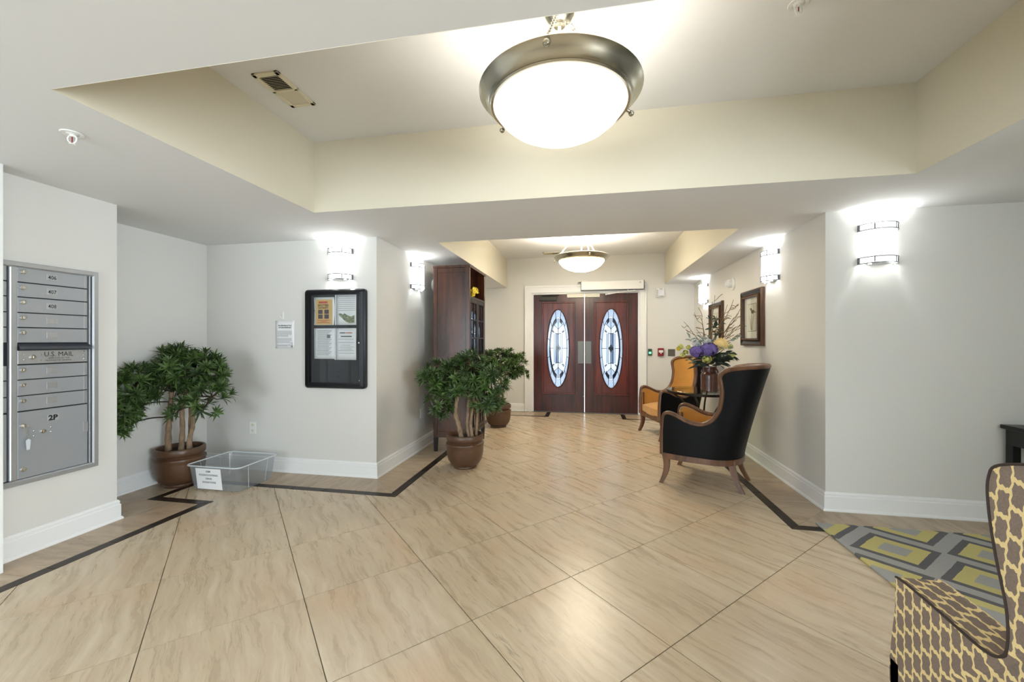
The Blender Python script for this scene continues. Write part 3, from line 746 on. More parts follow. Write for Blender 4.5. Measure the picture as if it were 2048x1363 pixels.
# ================================================================== FITTINGS
# ---- ceiling pendants
def pendant():
    o = thing('pendant_light', 'x', 'ceiling light', (0, 0, ZT), group='opal bowl pendant lights')
    MB().lathe([(0.0, 0), (0.075, 0), (0.075, -0.010), (0.068, -0.022), (0.05, -0.040), (0.030, -0.052), (0.026, -0.064), (0.0, -0.066)], n=40).build('canopy', M['nickel'], o, True)
    zr = -0.372
    MB().lathe([(0.350, zr+0.006), (0.366, zr+0.004), (0.372, zr-0.004), (0.362, zr-0.012), (0.348, zr-0.030), (0.332, zr-0.050), (0.318, zr-0.062), (0.308, zr-0.063), (0.306, zr-0.056), (0.330, zr-0.036), (0.350, zr+0.006)], n=72).build('rim', M['nickel'], o, True)
    MB().lathe([(0.322, zr-0.062), (0.316, zr-0.068), (0.306, zr-0.066)], n=72).build('inner_rim', M['nickel'], o, True)
    MB().lathe([(0.311, zr-0.058), (0.300, zr-0.075), (0.275, zr-0.108), (0.235, zr-0.142), (0.180, zr-0.172), (0.115, zr-0.192), (0.055, zr-0.201), (0.0, zr-0.203)], n=64).build('glass_bowl', M['bowl'], o, True)
    MB().rod((0, 0, -0.06), (0, 0, zr-0.02), 0.008).lathe([(0.0, zr), (0.05, zr), (0.05, zr-0.03), (0.0, zr-0.035)], n=20).build('lamp_stem', M['white_plastic'], o, True)
    for k in range(3):
        a = -PI/2-0.06+2*PI*k/3; c, s = math.cos(a), math.sin(a)
        kb = MB().rod((0.345*c, 0.345*s, zr-0.02), (0.375*c, 0.375*s, zr-0.03), 0.008).ball((0.377*c, 0.377*s, zr-0.035), 0.014, 12, 8)
        kb.build('finial_knob', M['nickel'], o, True)
        p0, p1 = Vector((0.058*c, 0.058*s, -0.045)), Vector((0.352*c, 0.352*s, zr+0.004)); ch = MB()
        L = (p1-p0).length; n = int(L/0.024); t = (p1-p0).normalized(); u = t.orthogonal().normalized(); w = t.cross(u)
        for i in range(n):
            q = p0+(p1-p0)*((i+0.5)/n); e = u if i % 2 else w
            ch.tube([q+t*0.0165*math.cos(2*PI*j/10)+e*0.0085*math.sin(2*PI*j/10) for j in range(10)], 0.0022, 5, closed=True)
        ch.build('chain', M['nickel'], o, True)
    for k in range(3):
        a = 2*PI*k/3+0.5
        point('bulb', o, (0.12*math.cos(a), 0.12*math.sin(a), zr-0.125), PENDANT_BULB/3, (1.0, 0.95, 0.87), 0.04)
    return o
p1 = pendant(); p1.location = (-0.13, 1.885, ZT)
p1['label'] = 'large opal glass bowl pendant with nickel rim in the near ceiling tray'
p2 = place(p1, (-0.088, 5.60, ZT), 0.35, 'opal glass bowl pendant hanging in the corridor tray before the entrance doors')

for ch in p2.children:
    if ch.type == 'LIGHT': ch.data = ch.data.copy(); ch.data.energy *= 2.5
    if ch.name.startswith('glass_bowl'): ch.data = ch.data.copy(); ch.data.materials[0] = M['bowl_far']

# ---- wall sconces (local -y points into the room)
def sconce():
    o = thing('wall_sconce', 'x', 'wall light', (0, 0, 0), group='curved opal wall sconces')
    hw, h, dp = 0.125, 0.300, 0.105
    R = (hw*hw+dp*dp)/(2*dp); th = math.asin(min(1, hw/R))
    arc = lambda k=1.0, n=20: [((R*k)*math.sin(-th+2*th*i/n), -(R*k*math.cos(-th+2*th*i/n)-(R-dp))) for i in range(n+1)]
    A = arc(0.97); v = [(x, y, z) for z in (0.012, h-0.012) for (x, y) in A]; n = len(A)
    MB().add(v, [(i, i+1, n+i+1, n+i) for i in range(n-1)]).build('shade', M['shade'], o, True)
    MB().box(-hw+0.006, -0.004, 0.004, hw-0.006, 0, h-0.004).build('back_plate', M['white_plastic'], o)
    B = arc(1.01)
    for (z, nm) in ((0.004, 'lower_band'), (0.250, 'upper_band')):
        b = MB()
        for dz in (0, 0.044): b.tube([(B[0][0], 0.0, z+dz)]+[(x, y, z+dz) for (x, y) in B]+[(B[-1][0], 0.0, z+dz)], 0.0042, 6)
        for i in (0, 6, 14, 20): b.tube([(B[i][0], B[i][1]-0.001, z), (B[i][0], B[i][1]-0.001, z+0.044)], 0.0040, 6)
        for sx in (-1, 1): b.box(sx*hw-0.006, -0.016, z-0.002, sx*hw+0.004, 0, z+0.046)
        b.build(nm, M['band'], o, True)
    b = MB(); Ai = arc(0.72, 14); b.prism(Ai, 0.006, 0.010, 'xy'); b.build('bottom_plate', M['chrome'], o)
    for sx in (-0.075, 0.075): MB().ball((sx, -0.045, -0.002), 0.012, 10, 6).build('thumb_nut', M['white_plastic'], o, True)
    point('bulb', o, (0, -0.05, 0.20), SCONCE_BULB, (0.93, 0.97, 1.0), 0.025)
    point('bulb', o, (0, -0.06, 0.045), SCONCE_BULB*0.15, (0.93, 0.97, 1.0), 0.02)
    return o
s1 = sconce(); s1.location = (-2.333, YB-0.001, 1.872); s1['label'] = 'lit curved opal sconce above the black notice board'
place(s1, (XL+0.001, 4.40, 1.878), PI/2, 'lit curved opal sconce beside the tall dark cabinet')
place(s1, (2.127, YR-0.001, 1.862), 0, 'lit curved opal sconce on the right wall above the rug')
place(s1, (XQ-0.001, 4.372, 1.870), -PI/2, 'lit curved opal sconce next to the nearer bird picture')
place(s1, (XQ-0.001, 6.69, 1.865), -PI/2, 'lit curved opal sconce farthest down the right corridor wall')

# ---- sprinkler heads
def sprinkler(loc, label):
    o = thing('sprinkler_head', label, 'sprinkler', loc, 0.3, 'ceiling sprinkler heads')
    MB().lathe([(0.024, -0.004), (0.040, -0.006), (0.043, -0.002), (0.040, 0.0)], n=28).build('escutcheon', M['white_plastic'], o, True)
    MB().lathe([(0.0, -0.002), (0.024, -0.002), (0.022, -0.005), (0.010, -0.008), (0.010, -0.018), (0.0, -0.018)], n=20).build('socket', M['white_plastic'], o, True)
    b = MB()
    for s in (-1, 1): b.tube([(s*0.012, 0, -0.012), (s*0.019, 0, -0.024), (s*0.017, 0, -0.038), (s*0.004, 0, -0.050)], 0.0035, 6)
    b.build('frame_arm', M['white_plastic'], o, True)
    MB().rod((0, 0, -0.018), (0, 0, -0.048), 0.0025, 6).build('glass_bulb', M['red'], o, True)
    b = MB().lathe([(0.0, -0.050), (0.012, -0.051), (0.012, -0.0535), (0.0, -0.0545)], n=16)
    for k in range(8):
        a = 2*PI*k/8; b.box(0, 0, 0, 0, 0, 0) if False else b.add([(0.010*math.cos(a-0.2), 0.010*math.sin(a-0.2), -0.052), (0.020*math.cos(a-0.12), 0.020*math.sin(a-0.12), -0.050), (0.020*math.cos(a+0.12), 0.020*math.sin(a+0.12), -0.050), (0.010*math.cos(a+0.2), 0.010*math.sin(a+0.2), -0.052)], [(0, 1, 2, 3)])
    b.build('deflector', M['white_plastic'], o)
sprinkler((-2.40, 1.505, ZS), 'white sprinkler head on the lowered ceiling above the mailboxes')
sprinkler((0.93, 2.03, ZT), 'white sprinkler head in the near ceiling tray at top edge of view')

# ---- air vents
def vent(loc, rz, w, l, label):
    o = thing('air_vent', label, 'air vent', loc, rz, 'ceiling air vents')
    MB().box(-w/2+0.02, -l/2+0.02, -0.004, w/2-0.02, l/2-0.02, -0.0005).build('duct_opening', M['void'], o)
    b = MB()
    for a in ((-w/2, -l/2, w/2, -l/2+0.03), (-w/2, l/2-0.03, w/2, l/2), (-w/2, -l/2, -w/2+0.025, l/2), (w/2-0.025, -l/2, w/2, l/2), (-w/2, -0.008, w/2, 0.008)):
        b.rbox(a[0], a[1], -0.012, a[2], a[3], 0, 0.003)
    b.build('frame', M['vent'], o)
    for half, tilt in ((-1, 1), (1, -1)):
        for k in range(9):
            y = half*(0.012+(l/2-0.045)*(k+0.5)/9)
            s = MB().box(-w/2+0.025, -0.0055, -0.0008, w/2-0.025, 0.0055, 0.0008)
            q = s.build('slat', M['vent'], o); q.location = (0, y, -0.008); q.rotation_euler = (tilt*0.75, 0, 0)
vent((-1.795, 2.155, ZT), 0, 0.17, 0.33, 'cream ceiling air vent in the near tray left of the pendant')
vent((-0.62, 7.02, ZT), PI/2, 0.20, 0.29, 'small ceiling air vent behind the corridor pendant')

# ---- mailboxes
o = thing('mailbox_unit', 'brushed aluminium apartment mailbox bank set in the left wall', 'mailbox', (XM, 2.0, 0.43), PI/2)
b = MB()
fx0, fx1, fz0, fz1 = -0.62, 0.230, 0.0, 1.332
def mring(ins, y): return [(fx0+ins, y, fz0+ins), (fx1-ins, y, fz0+ins), (fx1-ins, y, fz1-ins), (fx0+ins, y, fz1-ins)]
rg = mring(0, 0)+mring(0, -0.026)+mring(0.004, -0.030)+mring(0.026, -0.030)+mring(0.034, -0.022)+mring(0.034, 0)
b.add(rg, [(j*4+i, j*4+(i+1) % 4, (j+1)*4+(i+1) % 4, (j+1)*4+i) for j in range(5) for i in range(4)])
b.build('outer_frame', M['alu'], o)
MB().box(fx0+0.01, -0.006, 0.01, fx1-0.01, 0, fz1-0.01).build('back_panel', M['alu_dark'], o)
MB().rbox(-0.212, -0.030, 0.035, -0.174, -0.004, fz1-0.03, 0.008).build('mullion', M['alu'], o); MB().rbox(0.178, -0.024, 0.035, 0.187, -0.004, fz1-0.03, 0.002).build('mullion', M['alu'], o)
rows = [1.305, 1.211, 1.123, 1.030, 0.941, 0.848]
rows2 = [0.717, 0.627, 0.531, 0.439]
def lock(parent, x, z, key=False):
    k = MB().lathe([(0.0, 0.012), (0.010, 0.012), (0.0135, 0.009), (0.0135, 0.0)], n=18).box(-0.0015, -0.006, 0.0115, 0.0015, 0.006, 0.0135)
    k.xf(Matrix.Translation((x, -0.0178, z)) @ Matrix.Rotation(PI/2, 4, 'X')); k.build('lock', M['brass'], parent, True)
def mail_door(x0, x1, z0, z1, num, plate=True):
    d = MB().rbox(x0, -0.018, z0+0.003, x1, -0.006, z1-0.003, 0.0015).build('mailbox_door', M['alu_door'], o)
    MB().box(x1-0.020, -0.021, z0+0.004, x1-0.010, -0.017, z1-0.004).build('hinge_strip', M['alu'], d)
    if x0 > -0.2:
        lock(d, x0+0.022, z1-0.030)
        MB().rbox(-0.038, -0.0190, (z0+z1)/2-0.018, 0.014, -0.0175, (z0+z1)/2+0.022, 0.001).build('number_holder', M['alu'], d)
        if num:
            MB().box(-0.036, -0.0196, (z0+z1)/2-0.016, 0.012, -0.0190, (z0+z1)/2+0.020).build('number_card', M['card'], d)
            text_mb(num, 0.034, -0.012, (z0+z1)/2-0.010, -0.0199, bold=0.0004, sx=0.80).build('number', M['black_ink'], d)
    return d
for i in range(5):
    mail_door(-0.170, 0.172, rows[i+1], rows[i], ('406', '407', '408', None, None)[i])
    mail_door(-0.560, -0.216, rows[i+1], rows[i], None)
for i in range(3):
    mail_door(-0.170, 0.172, rows2[i+1], rows2[i], None); mail_door(-0.560, -0.216, rows2[i+1], rows2[i], None)
hd = MB().prism([(-0.036, 0.806), (-0.044, 0.812), (-0.040, 0.826), (-0.012, 0.846), (-0.006, 0.846), (-0.006, 0.806)], -0.172, 0.180, 'yz').build('outgoing_slot_hood', M['hood'], o)
pn = MB().rbox(-0.170, -0.018, 0.722, 0.172, -0.006, 0.803, 0.0015).build('mail_panel', M['alu'], o)
text_mb('U.S. MAIL', 0.041, 0.022, 0.764, -0.0186, sx=0.88).build('lettering', M['black_ink'], pn)
text_mb('APPROVED BY THE', 0.0125, 0.022, 0.748, -0.0186).build('lettering', M['black_ink'], pn)
text_mb('POSTMASTER GENERAL', 0.0125, 0.022, 0.734, -0.0186).build('lettering', M['black_ink'], pn)
lock(pn, -0.105, 0.762)
b = MB()
for (x, z) in ((-0.142, 0.778), (-0.142, 0.746), (-0.066, 0.776), (-0.066, 0.744), (0.118, 0.760), (0.152, 0.790), (0.152, 0.766), (0.152, 0.742)): b.ball((x, -0.0185, z), 0.005, 8, 5, (1, 0.6, 1))
b.build('rivets', M['chrome'], pn, True)
pd = MB().rbox(-0.170, -0.018, 0.036, 0.172, -0.006, 0.434, 0.0015).build('parcel_door', M['alu_door'], o)
MB().box(-0.036, -0.0190, 0.358, 0.020, -0.0176, 0.398).build('number_card', M['card'], pd)
text_mb('2P', 0.044, -0.008, 0.362, -0.0196, bold=0.002, sx=1.0).build('number', M['black_ink'], pd)
lock(pd, -0.148, 0.352); lock(pd, -0.148, 0.090); lock(pd, -0.058, 0.302)
b = MB()
for (x, z) in ((-0.098, 0.310), (-0.098, 0.280), (-0.018, 0.318), (-0.018, 0.290)): b.ball((x, -0.0185, z), 0.006, 8, 5, (1, 0.6, 1))
b.build('rivets', M['chrome'], pd, True)
MB().box(0.150, -0.023, 0.250, 0.172, -0.017, 0.318).build('hinge', M['alu'], pd)
key = MB().tube([(-0.138+0.012*math.cos(a*PI/6), -0.034, 0.338+0.012*math.sin(a*PI/6)) for a in range(12)], 0.0016, 5, closed=True)
for k in range(3): key.tube([(-0.134+0.003*(k % 2), -0.034, 0.322-0.016*k), (-0.128, -0.034, 0.312-0.016*k), (-0.134, -0.034, 0.304-0.016*k), (-0.139, -0.034, 0.312-0.016*k)], 0.0014, 5, closed=True)
key.rbox(-0.152, -0.036, 0.345, -0.140, -0.030, 0.358, 0.001)
ko = thing('key_ring', 'small key left in the parcel locker with clear tag hanging', 'key', (XM, 2.0, 0.43), PI/2)
key.build('key', M['brass'], ko, True)
MB().prism([(-0.140, 0.205), (-0.126, 0.205), (-0.122, 0.262), (-0.133, 0.272), (-0.144, 0.262)], -0.036, -0.033, 'xz').build('key_tag', M['keytag'], ko)
mail_door(-0.560, -0.216, 0.036, 0.434, None)

# ---- notice board and paper
YP = YB-0.001
o = thing('notice_board', 'black framed locking notice board with glass front on grey wall', 'notice board', (-2.375, YP, 0.838))
bw, bh = 0.320, 0.945
bm = bmesh.new()
def rr(hw, z0, z1, r, n=5):
    pts = []
    for (cx, cz, a0) in ((hw-r, z1-r, 0), (-hw+r, z1-r, 90), (-hw+r, z0+r, 180), (hw-r, z0+r, 270)):
        for k in range(n+1):
            a = math.radians(a0+90*k/n); pts.append((cx+r*math.cos(a), cz+r*math.sin(a)))
    return pts
bm.free()
rings = [(rr(bw, 0, bh, 0.030), 0.0), (rr(bw, 0, bh, 0.030), -0.035), (rr(bw-0.012, 0.012, bh-0.012, 0.024), -0.048), (rr(bw-0.034, 0.034, bh-0.034, 0.012), -0.050), (rr(bw-0.036, 0.036, bh-0.036, 0.010), -0.044), (rr(bw-0.052, 0.052, bh-0.052, 0.004), -0.044), (rr(bw-0.052, 0.052, bh-0.052, 0.004), -0.010)]
b = MB(); n = len(rings[0][0])
v = [(p[0], y, p[1]) for (ps, y) in rings for p in ps]
b.add(v, [(j*n+i, j*n+(i+1) % n, (j+1)*n+(i+1) % n, (j+1)*n+i) for j in range(len(rings)-1) for i in range(n)])
b.build('frame', M['black_frame'], o, True)
MB().box(-bw+0.050, -0.012, 0.05, bw-0.050, -0.002, bh-0.05).build('felt_backing', M['felt'], o)
MB().box(-bw+0.050, -0.040, 0.05, bw-0.050, -0.037, bh-0.05).build('glass_front', M['pane'], o)
b = MB()
for x in (0.276, 0.286, 0.296): b.tube([(x, -0.0505, 0.03), (x, -0.0505, bh-0.03)], 0.0018, 4)
b.build('frame_ribs', M['hood'], o)
k = MB().lathe([(0.0, 0.010), (0.008, 0.010), (0.010, 0.007), (0.010, 0.0)], n=16).xf(Matrix.Translation((0.262, -0.043, 0.435)) @ Matrix.Rotation(PI/2, 4, 'X')); k.build('lock', M['chrome'], o, True)
def sheet(name, x0, x1, z0, z1, label, y=-0.0125, sk=0.0, cat='notice', sleeve=False):
    t = thing(name, label, cat, ((x0+x1)/2, YP+y, z0)); w = (x1-x0)/2; h = z1-z0
    b = MB(); nx, nz = 6, 6
    for s in (0, 1):
        pass
    v = []
    for j in range(nz+1):
        for i in range(nx+1):
            u, q = i/nx, j/nz
            v.append((-w+2*w*u+sk*math.sin(q*PI)*(1 if u > 0.5 else 0.6), -0.0015-0.0025*math.sin(u*PI*1.3+q*2)**2, q*h))
    f = [(j*(nx+1)+i, j*(nx+1)+i+1, (j+1)*(nx+1)+i+1, (j+1)*(nx+1)+i) for j in range(nz) for i in range(nx)]
    s = b.add(v, f).build('paper_sheet', M['paper'], t, True)
    sm = s.modifiers.new('thickness', 'SOLIDIFY'); sm.thickness = 0.0006
    if sleeve: MB().box(-w-0.018, -0.003, 0, -w-0.004, -0.001, h).build('sleeve_edge', M['sheet'], t)
    return t, w, h
def lines(t, rows, y=-0.0058, mat='grey_ink', nm='print_lines', th=0.003):
    b = MB()
    for (xa, xb, z) in rows: b.box(xa, y, z-th/2, xb, y+0.0006, z+th/2)
    return b.build(nm, M[mat], t)
t, w, h = sheet('poster', -2.612, -2.395, 1.443, 1.712, 'orange illustrated pest poster pinned inside the notice board', sk=0.008)
MB().box(-w+0.022, -0.0052, 0.004, w-0.016, -0.0046, h-0.022).build('orange_field', M['orange_poster'], t)
lines(t, [(-0.055, 0.040, h-0.050)], -0.0058, 'red_ink', th=0.020)
text_mb('SPOTTED', 0.030, -0.006, h-0.090, -0.0060, bold=0.0008, sx=0.9).build('lettering', M['black_ink'], t)
text_mb('LANTERNFLY', 0.020, -0.006, h-0.110, -0.0060, bold=0.0006, sx=0.9).build('lettering', M['black_ink'], t)
for (xa, za) in ((-0.060, 0.108), (0.006, 0.108), (-0.060, 0.062), (0.006, 0.062)): MB().box(xa, -0.0058, za, xa+0.048, -0.0052, za+0.040).build('poster_photo', M['photo_dark'], t)
lines(t, [(-0.070, 0.066, 0.046), (-0.03, 0.03, 0.034), (-0.070, 0.066, 0.024)], -0.0058, 'red_ink', th=0.005)
MB().ball((-w+0.006, -0.004, h*0.52), 0.005, 8, 5).build('push_pin', M['black_ink'], t)
t, w, h = sheet('notice_sheet', -2.368, -2.162, 1.443, 1.735, 'white printed notice with green site map in the notice board', sleeve=True)
lines(t, [(-w+0.02, w-0.01, h-0.020-0.019*i) for i in range(8)])
b = MB().prism([(-0.085, 0.105), (-0.070, 0.112), (-0.028, 0.100), (-0.022, 0.112), (0.02, 0.088), (0.05, 0.080), (0.085, 0.092), (0.088, 0.022), (0.03, 0.016), (-0.01, 0.036), (-0.075, 0.092)], -0.0060, -0.0054, 'xz'); b.build('site_map', M['green_ink'], t)
t, w, h = sheet('notice_sheet', -2.608, -2.390, 1.118, 1.412, 'white typed letter at lower left inside the notice board')
lines(t, [(-w+0.035, w-0.03-0.03*((i*7) % 3)/2, h-0.025-0.0135*i) for i in range(18)], th=0.0035)
MB().box(0.03, -0.0060, h-0.095, 0.065, -0.0055, h-0.060).build('stamp', M['grey_ink'], t)
t, w, h = sheet('notice_sheet', -2.372, -2.162, 1.110, 1.412, 'white printed notice with centred headings at lower right inside the notice board', sleeve=True)
lines(t, [(-0.066, -0.008, h-0.045), (-0.055, 0.060, h-0.078)], th=0.008, mat='black_ink')
lines(t, [(-0.002, 0.066, h-0.045)], th=0.008, mat='red_ink')
lines(t, [(-0.08, 0.082, h-0.105), (-0.078, 0.085, h-0.135), (-0.06, 0.04, h-0.162), (-0.066, 0.086, h-0.180), (-0.06, 0.06, h-0.198), (-0.082, 0.084, h-0.214), (-0.08, 0.086, h-0.238)])
MB().ball((-w-0.012, -0.004, 0.03), 0.006, 8, 5).build('push_pin', M['white_plastic'], t)
t = thing('push_pin', 'single white push pin at the lower right of the notice board felt', 'push pin', (-2.128, YP-0.012, 0.915)); MB().ball((0, -0.006, 0), 0.006, 8, 6).build('pin_head', M['white_plastic'], t, True)
t, w, h = sheet('wall_note', -3.048, -2.834, 1.218, 1.492, 'white printed note stuck to grey wall left of the notice board', y=0.0)
text_mb('Oct 20th Energy Tool', 0.0165, 0, h-0.055, -0.0062, bold=0.0005).build('lettering', M['black_ink'], t)
text_mb('and Acknowledgments', 0.0150, 0, h-0.074, -0.0062, bold=0.0005).build('lettering', M['black_ink'], t)
lines(t, [(-w+0.025, w-0.028-(0.04 if i in (4, 5) else 0), h-0.105-0.0105*i) for i in range(6)]+[(-w+0.025, w-0.03-(0.02 if i == 3 else 0), h-0.178-0.0105*i) for i in range(5)]+[(-w+0.025, w-0.04, h-0.240), (-w+0.025, w-0.08, h-0.250)])
MB().tube([(w-0.026, -0.0062, 0.060), (w-0.026, -0.0062, 0.008)], 0.0014, 4).tube([(w-0.040, -0.0062, 0.028), (w-0.026, -0.0062, 0.008), (w-0.020, -0.0062, 0.028)], 0.0018, 4).build('drawn_arrow', M['black_ink'], t)
o = thing('wall_hook', 'small white adhesive hook above the wall note', 'hook', (-2.962, YP, 1.503))
MB().rbox(-0.009, -0.006, 0, 0.011, 0, 0.075, 0.003).build('hook_plate', M['white_plastic'], o)
MB().tube([(0.001, -0.006, 0.02), (-0.004, -0.016, 0.012), (-0.014, -0.024, 0.020), (-0.018, -0.024, 0.032)], 0.004, 6).build('hook_arm', M['white_plastic'], o, True)

# ---- electrical outlets
def outlet(loc, rz, label):
    o = thing('wall_outlet', label, 'power outlet', loc, rz, 'white duplex wall outlets')
    MB().rbox(-0.037, -0.007, 0, 0.037, 0, 0.120, 0.003).build('cover_plate', M['white_plastic'], o)
    for z in (0.032, 0.088):
        s = MB().lathe([(0.0, 0.0022), (0.016, 0.0022), (0.017, 0.0)], n=18).xf(Matrix.Translation((0, -0.0068, z)) @ Matrix.Rotation(PI/2, 4, 'X')); s = s.build('socket', M['beige_plastic'], o, True)
        MB().box(-0.007, -0.0096, z-0.002, -0.005, -0.0088, z+0.007).box(0.005, -0.0096, z-0.002, 0.007, -0.0088, z+0.007).build('slots', M['alu_dark'], s)
outlet((-3.306, YP, 0.360), 0, 'white wall outlet low on the wall above the plastic bin')
outlet((XL+0.001, 4.57, 0.370), PI/2, 'white wall outlet partly hidden beside the tall cabinet')

# ---- small devices on the entrance wall
o = thing('exit_button', 'small dark green door release box with lit button right of the doors', 'door release', (1.054, YD-0.001, 1.038))
MB().rbox(-0.030, -0.03, 0, 0.030, 0, 0.115, 0.004).build('box', M['green'], o)
MB().rbox(-0.019, -0.036, 0.030, 0.019, -0.028, 0.066, 0.004).build('lit_button', M['green_glow'], o)
o = thing('fire_alarm_pull', 'red fire alarm pull station on the entrance wall', 'fire alarm', (1.232, YD-0.001, 1.030))
MB().rbox(-0.049, -0.045, 0, 0.049, 0, 0.138, 0.010).build('housing', M['red'], o)
MB().rbox(-0.036, -0.052, 0.062, 0.036, -0.043, 0.102, 0.003).build('white_handle', M['white_plastic'], o)
MB().prism([(-0.012, 0.062), (0.012, 0.062), (0.009, 0.040), (-0.009, 0.040)], -0.050, -0.044, 'xz').build('pull_tab', M['white_plastic'], o)
o = thing('steel_wall_plate', 'grey blank steel wall plate right of the red alarm', 'wall plate', (1.412, YD-0.001, 1.032))
MB().rbox(-0.058, -0.008, 0, 0.058, 0, 0.118, 0.003).build('plate', M['grey_plate'], o)
MB().ball((0.0, -0.008, 0.085), 0.006, 8, 5).build('key_switch', M['hood'], o)
o = thing('alarm_horn', 'white square fire horn strobe high on the entrance wall', 'alarm', (1.22, YD-0.001, 2.05))
MB().rbox(-0.068, -0.040, 0, 0.068, 0, 0.150, 0.008).build('housing', M['white_plastic'], o)
MB().rbox(-0.030, -0.070, 0.012, 0.060, -0.038, 0.120, 0.010).build('strobe_lens', M['sheet'], o)
b = MB()
for k in range(5): b.box(-0.058, -0.042, 0.02+0.022*k, -0.038, -0.039, 0.028+0.022*k)
b.build('sounder_slots', M['hood'], o)
text_mb('FIRE', 0.026, 0.014, 0.126, -0.0412).build('lettering', M['hood'], o)
# round emergency lamp heads
def round_lamp(loc, rz, label):
    o = thing('emergency_light', label, 'emergency light', loc, rz, 'round white emergency lamps')
    R = Matrix.Rotation(PI/2, 4, 'X')
    MB().lathe([(0.0, 0.022), (0.060, 0.022), (0.075, 0.012), (0.078, 0.0)], n=32).xf(R).build('base', M['white_plastic'], o, True)
    MB().lathe([(0.0, 0.080), (0.030, 0.078), (0.046, 0.066), (0.052, 0.045), (0.050, 0.02)], n=32).xf(Matrix.Translation((-0.012, 0, 0.006)) @ R).build('lamp_head', M['white_plastic'], o, True)
    b = MB()
    for k in range(6):
        a = PI/3*k; b.ball((-0.012+0.024*math.cos(a), -0.078, 0.006+0.024*math.sin(a)), 0.010, 8, 5)
    b.ball((-0.012, -0.080, 0.006), 0.010, 8, 5); b.build('lens_facets', M['sheet'], o, True)
round_lamp((XQ-0.001, 5.49, 2.000), -PI/2, 'round white emergency lamp between sconces on the right corridor wall')
round_lamp((XL+0.001, 4.965, 2.005), PI/2, 'round white emergency lamp half hidden by the tall dark cabinet')

# ---- framed bird pictures (local -y into the room)
def picture(loc, rz, label, flip):
    o = thing('framed_picture', label, 'picture', loc, rz, 'framed bird prints')
    hw, h = 0.293, 0.61
    def frame_ring(a0, y0, a1, y1, y2, mat, nm):
        b = MB(); R = [(a0, 0.0), (a0, y0), (a1, y1), (a1, y2)]; v = []
        for (ins, y) in R: v += [(-hw+ins, y, ins), (hw-ins, y, ins), (hw-ins, y, h-ins), (-hw+ins, y, h-ins)]
        b.add(v, [(j*4+i, j*4+(i+1) % 4, (j+1)*4+(i+1) % 4, (j+1)*4+i) for j in range(3) for i in range(4)]); return b.build(nm, mat, o)
    frame_ring(0.0, -0.030, 0.016, -0.038, -0.030, M['frame_brown'], 'outer_frame')
    frame_ring(0.016, -0.034, 0.062, -0.022, -0.010, M['frame_black'], 'frame_cove')
    frame_ring(0.060, -0.046, 0.082, -0.046, -0.010, M['frame_brown'], 'inner_frame')
    b = MB(); ins = 0.064
    per = [(-hw+ins, ins, hw-ins, ins), (hw-ins, ins, hw-ins, h-ins), (hw-ins, h-ins, -hw+ins, h-ins), (-hw+ins, h-ins, -hw+ins, ins)]
    for (xa, za, xb, zb) in per:
        n = 26
        for k in range(n): b.ball((xa+(xb-xa)*k/n, -0.047, za+(zb-za)*k/n), 0.006, 5, 4)
    b.build('beaded_edge', M['gold_bead'], o, True)
    MB().box(-hw+0.08, -0.014, 0.08, hw-0.08, -0.008, h-0.08).build('mat_board', M['mat'], o)
    MB().box(-0.115, -0.0155, 0.155, 0.115, -0.0138, h-0.150).build('print_border', M['frame_black'], o)
    MB().box(-0.110, -0.0165, 0.160, 0.110, -0.0150, h-0.155).build('print_sheet', M['print'], o)
    bird = MB().ball((0.03*flip, -0.0170, 0.37), 0.034, 12, 8, (1.35, 0.05, 0.62)).ball((-0.022*flip, -0.0170, 0.398), 0.018, 10, 6, (1.1, 0.08, 0.9))
    bird.prism([(0.06*flip, 0.372), (0.108*flip, 0.352), (0.104*flip, 0.366)], -0.0175, -0.0168, 'xz').prism([(-0.036*flip, 0.404), (-0.068*flip, 0.420), (-0.038*flip, 0.394)], -0.0175, -0.0168, 'xz')
    bird.build('bird_drawing', M['bird'], o)
    st = MB()
    for (a, bx) in ((0.0, 0.05), (-0.03, -0.01), (0.03, 0.075), (-0.05, -0.08)):
        st.tube([(a*0.4, -0.0172, 0.17), (a*0.8, -0.0172, 0.25), (bx, -0.0172, 0.335)], [0.004, 0.006, 0.003], 5, flat=0.2)
    st.tube([(0.05, -0.0172, 0.34), (0.055, -0.0172, 0.45)], 0.003, 5)
    st.build('stem_drawing', M['bird_pale'], o)
    MB().box(-hw+0.081, -0.020, 0.081, hw-0.081, -0.018, h-0.081).build('picture_glass', M['pane'], o)
picture((XQ-0.001, 4.860, 1.239), -PI/2, 'nearer of two framed bird prints on the corridor wall', 1)
picture((XQ-0.001, 6.134, 1.222), -PI/2, 'farther framed bird print behind the curly branches', -1)

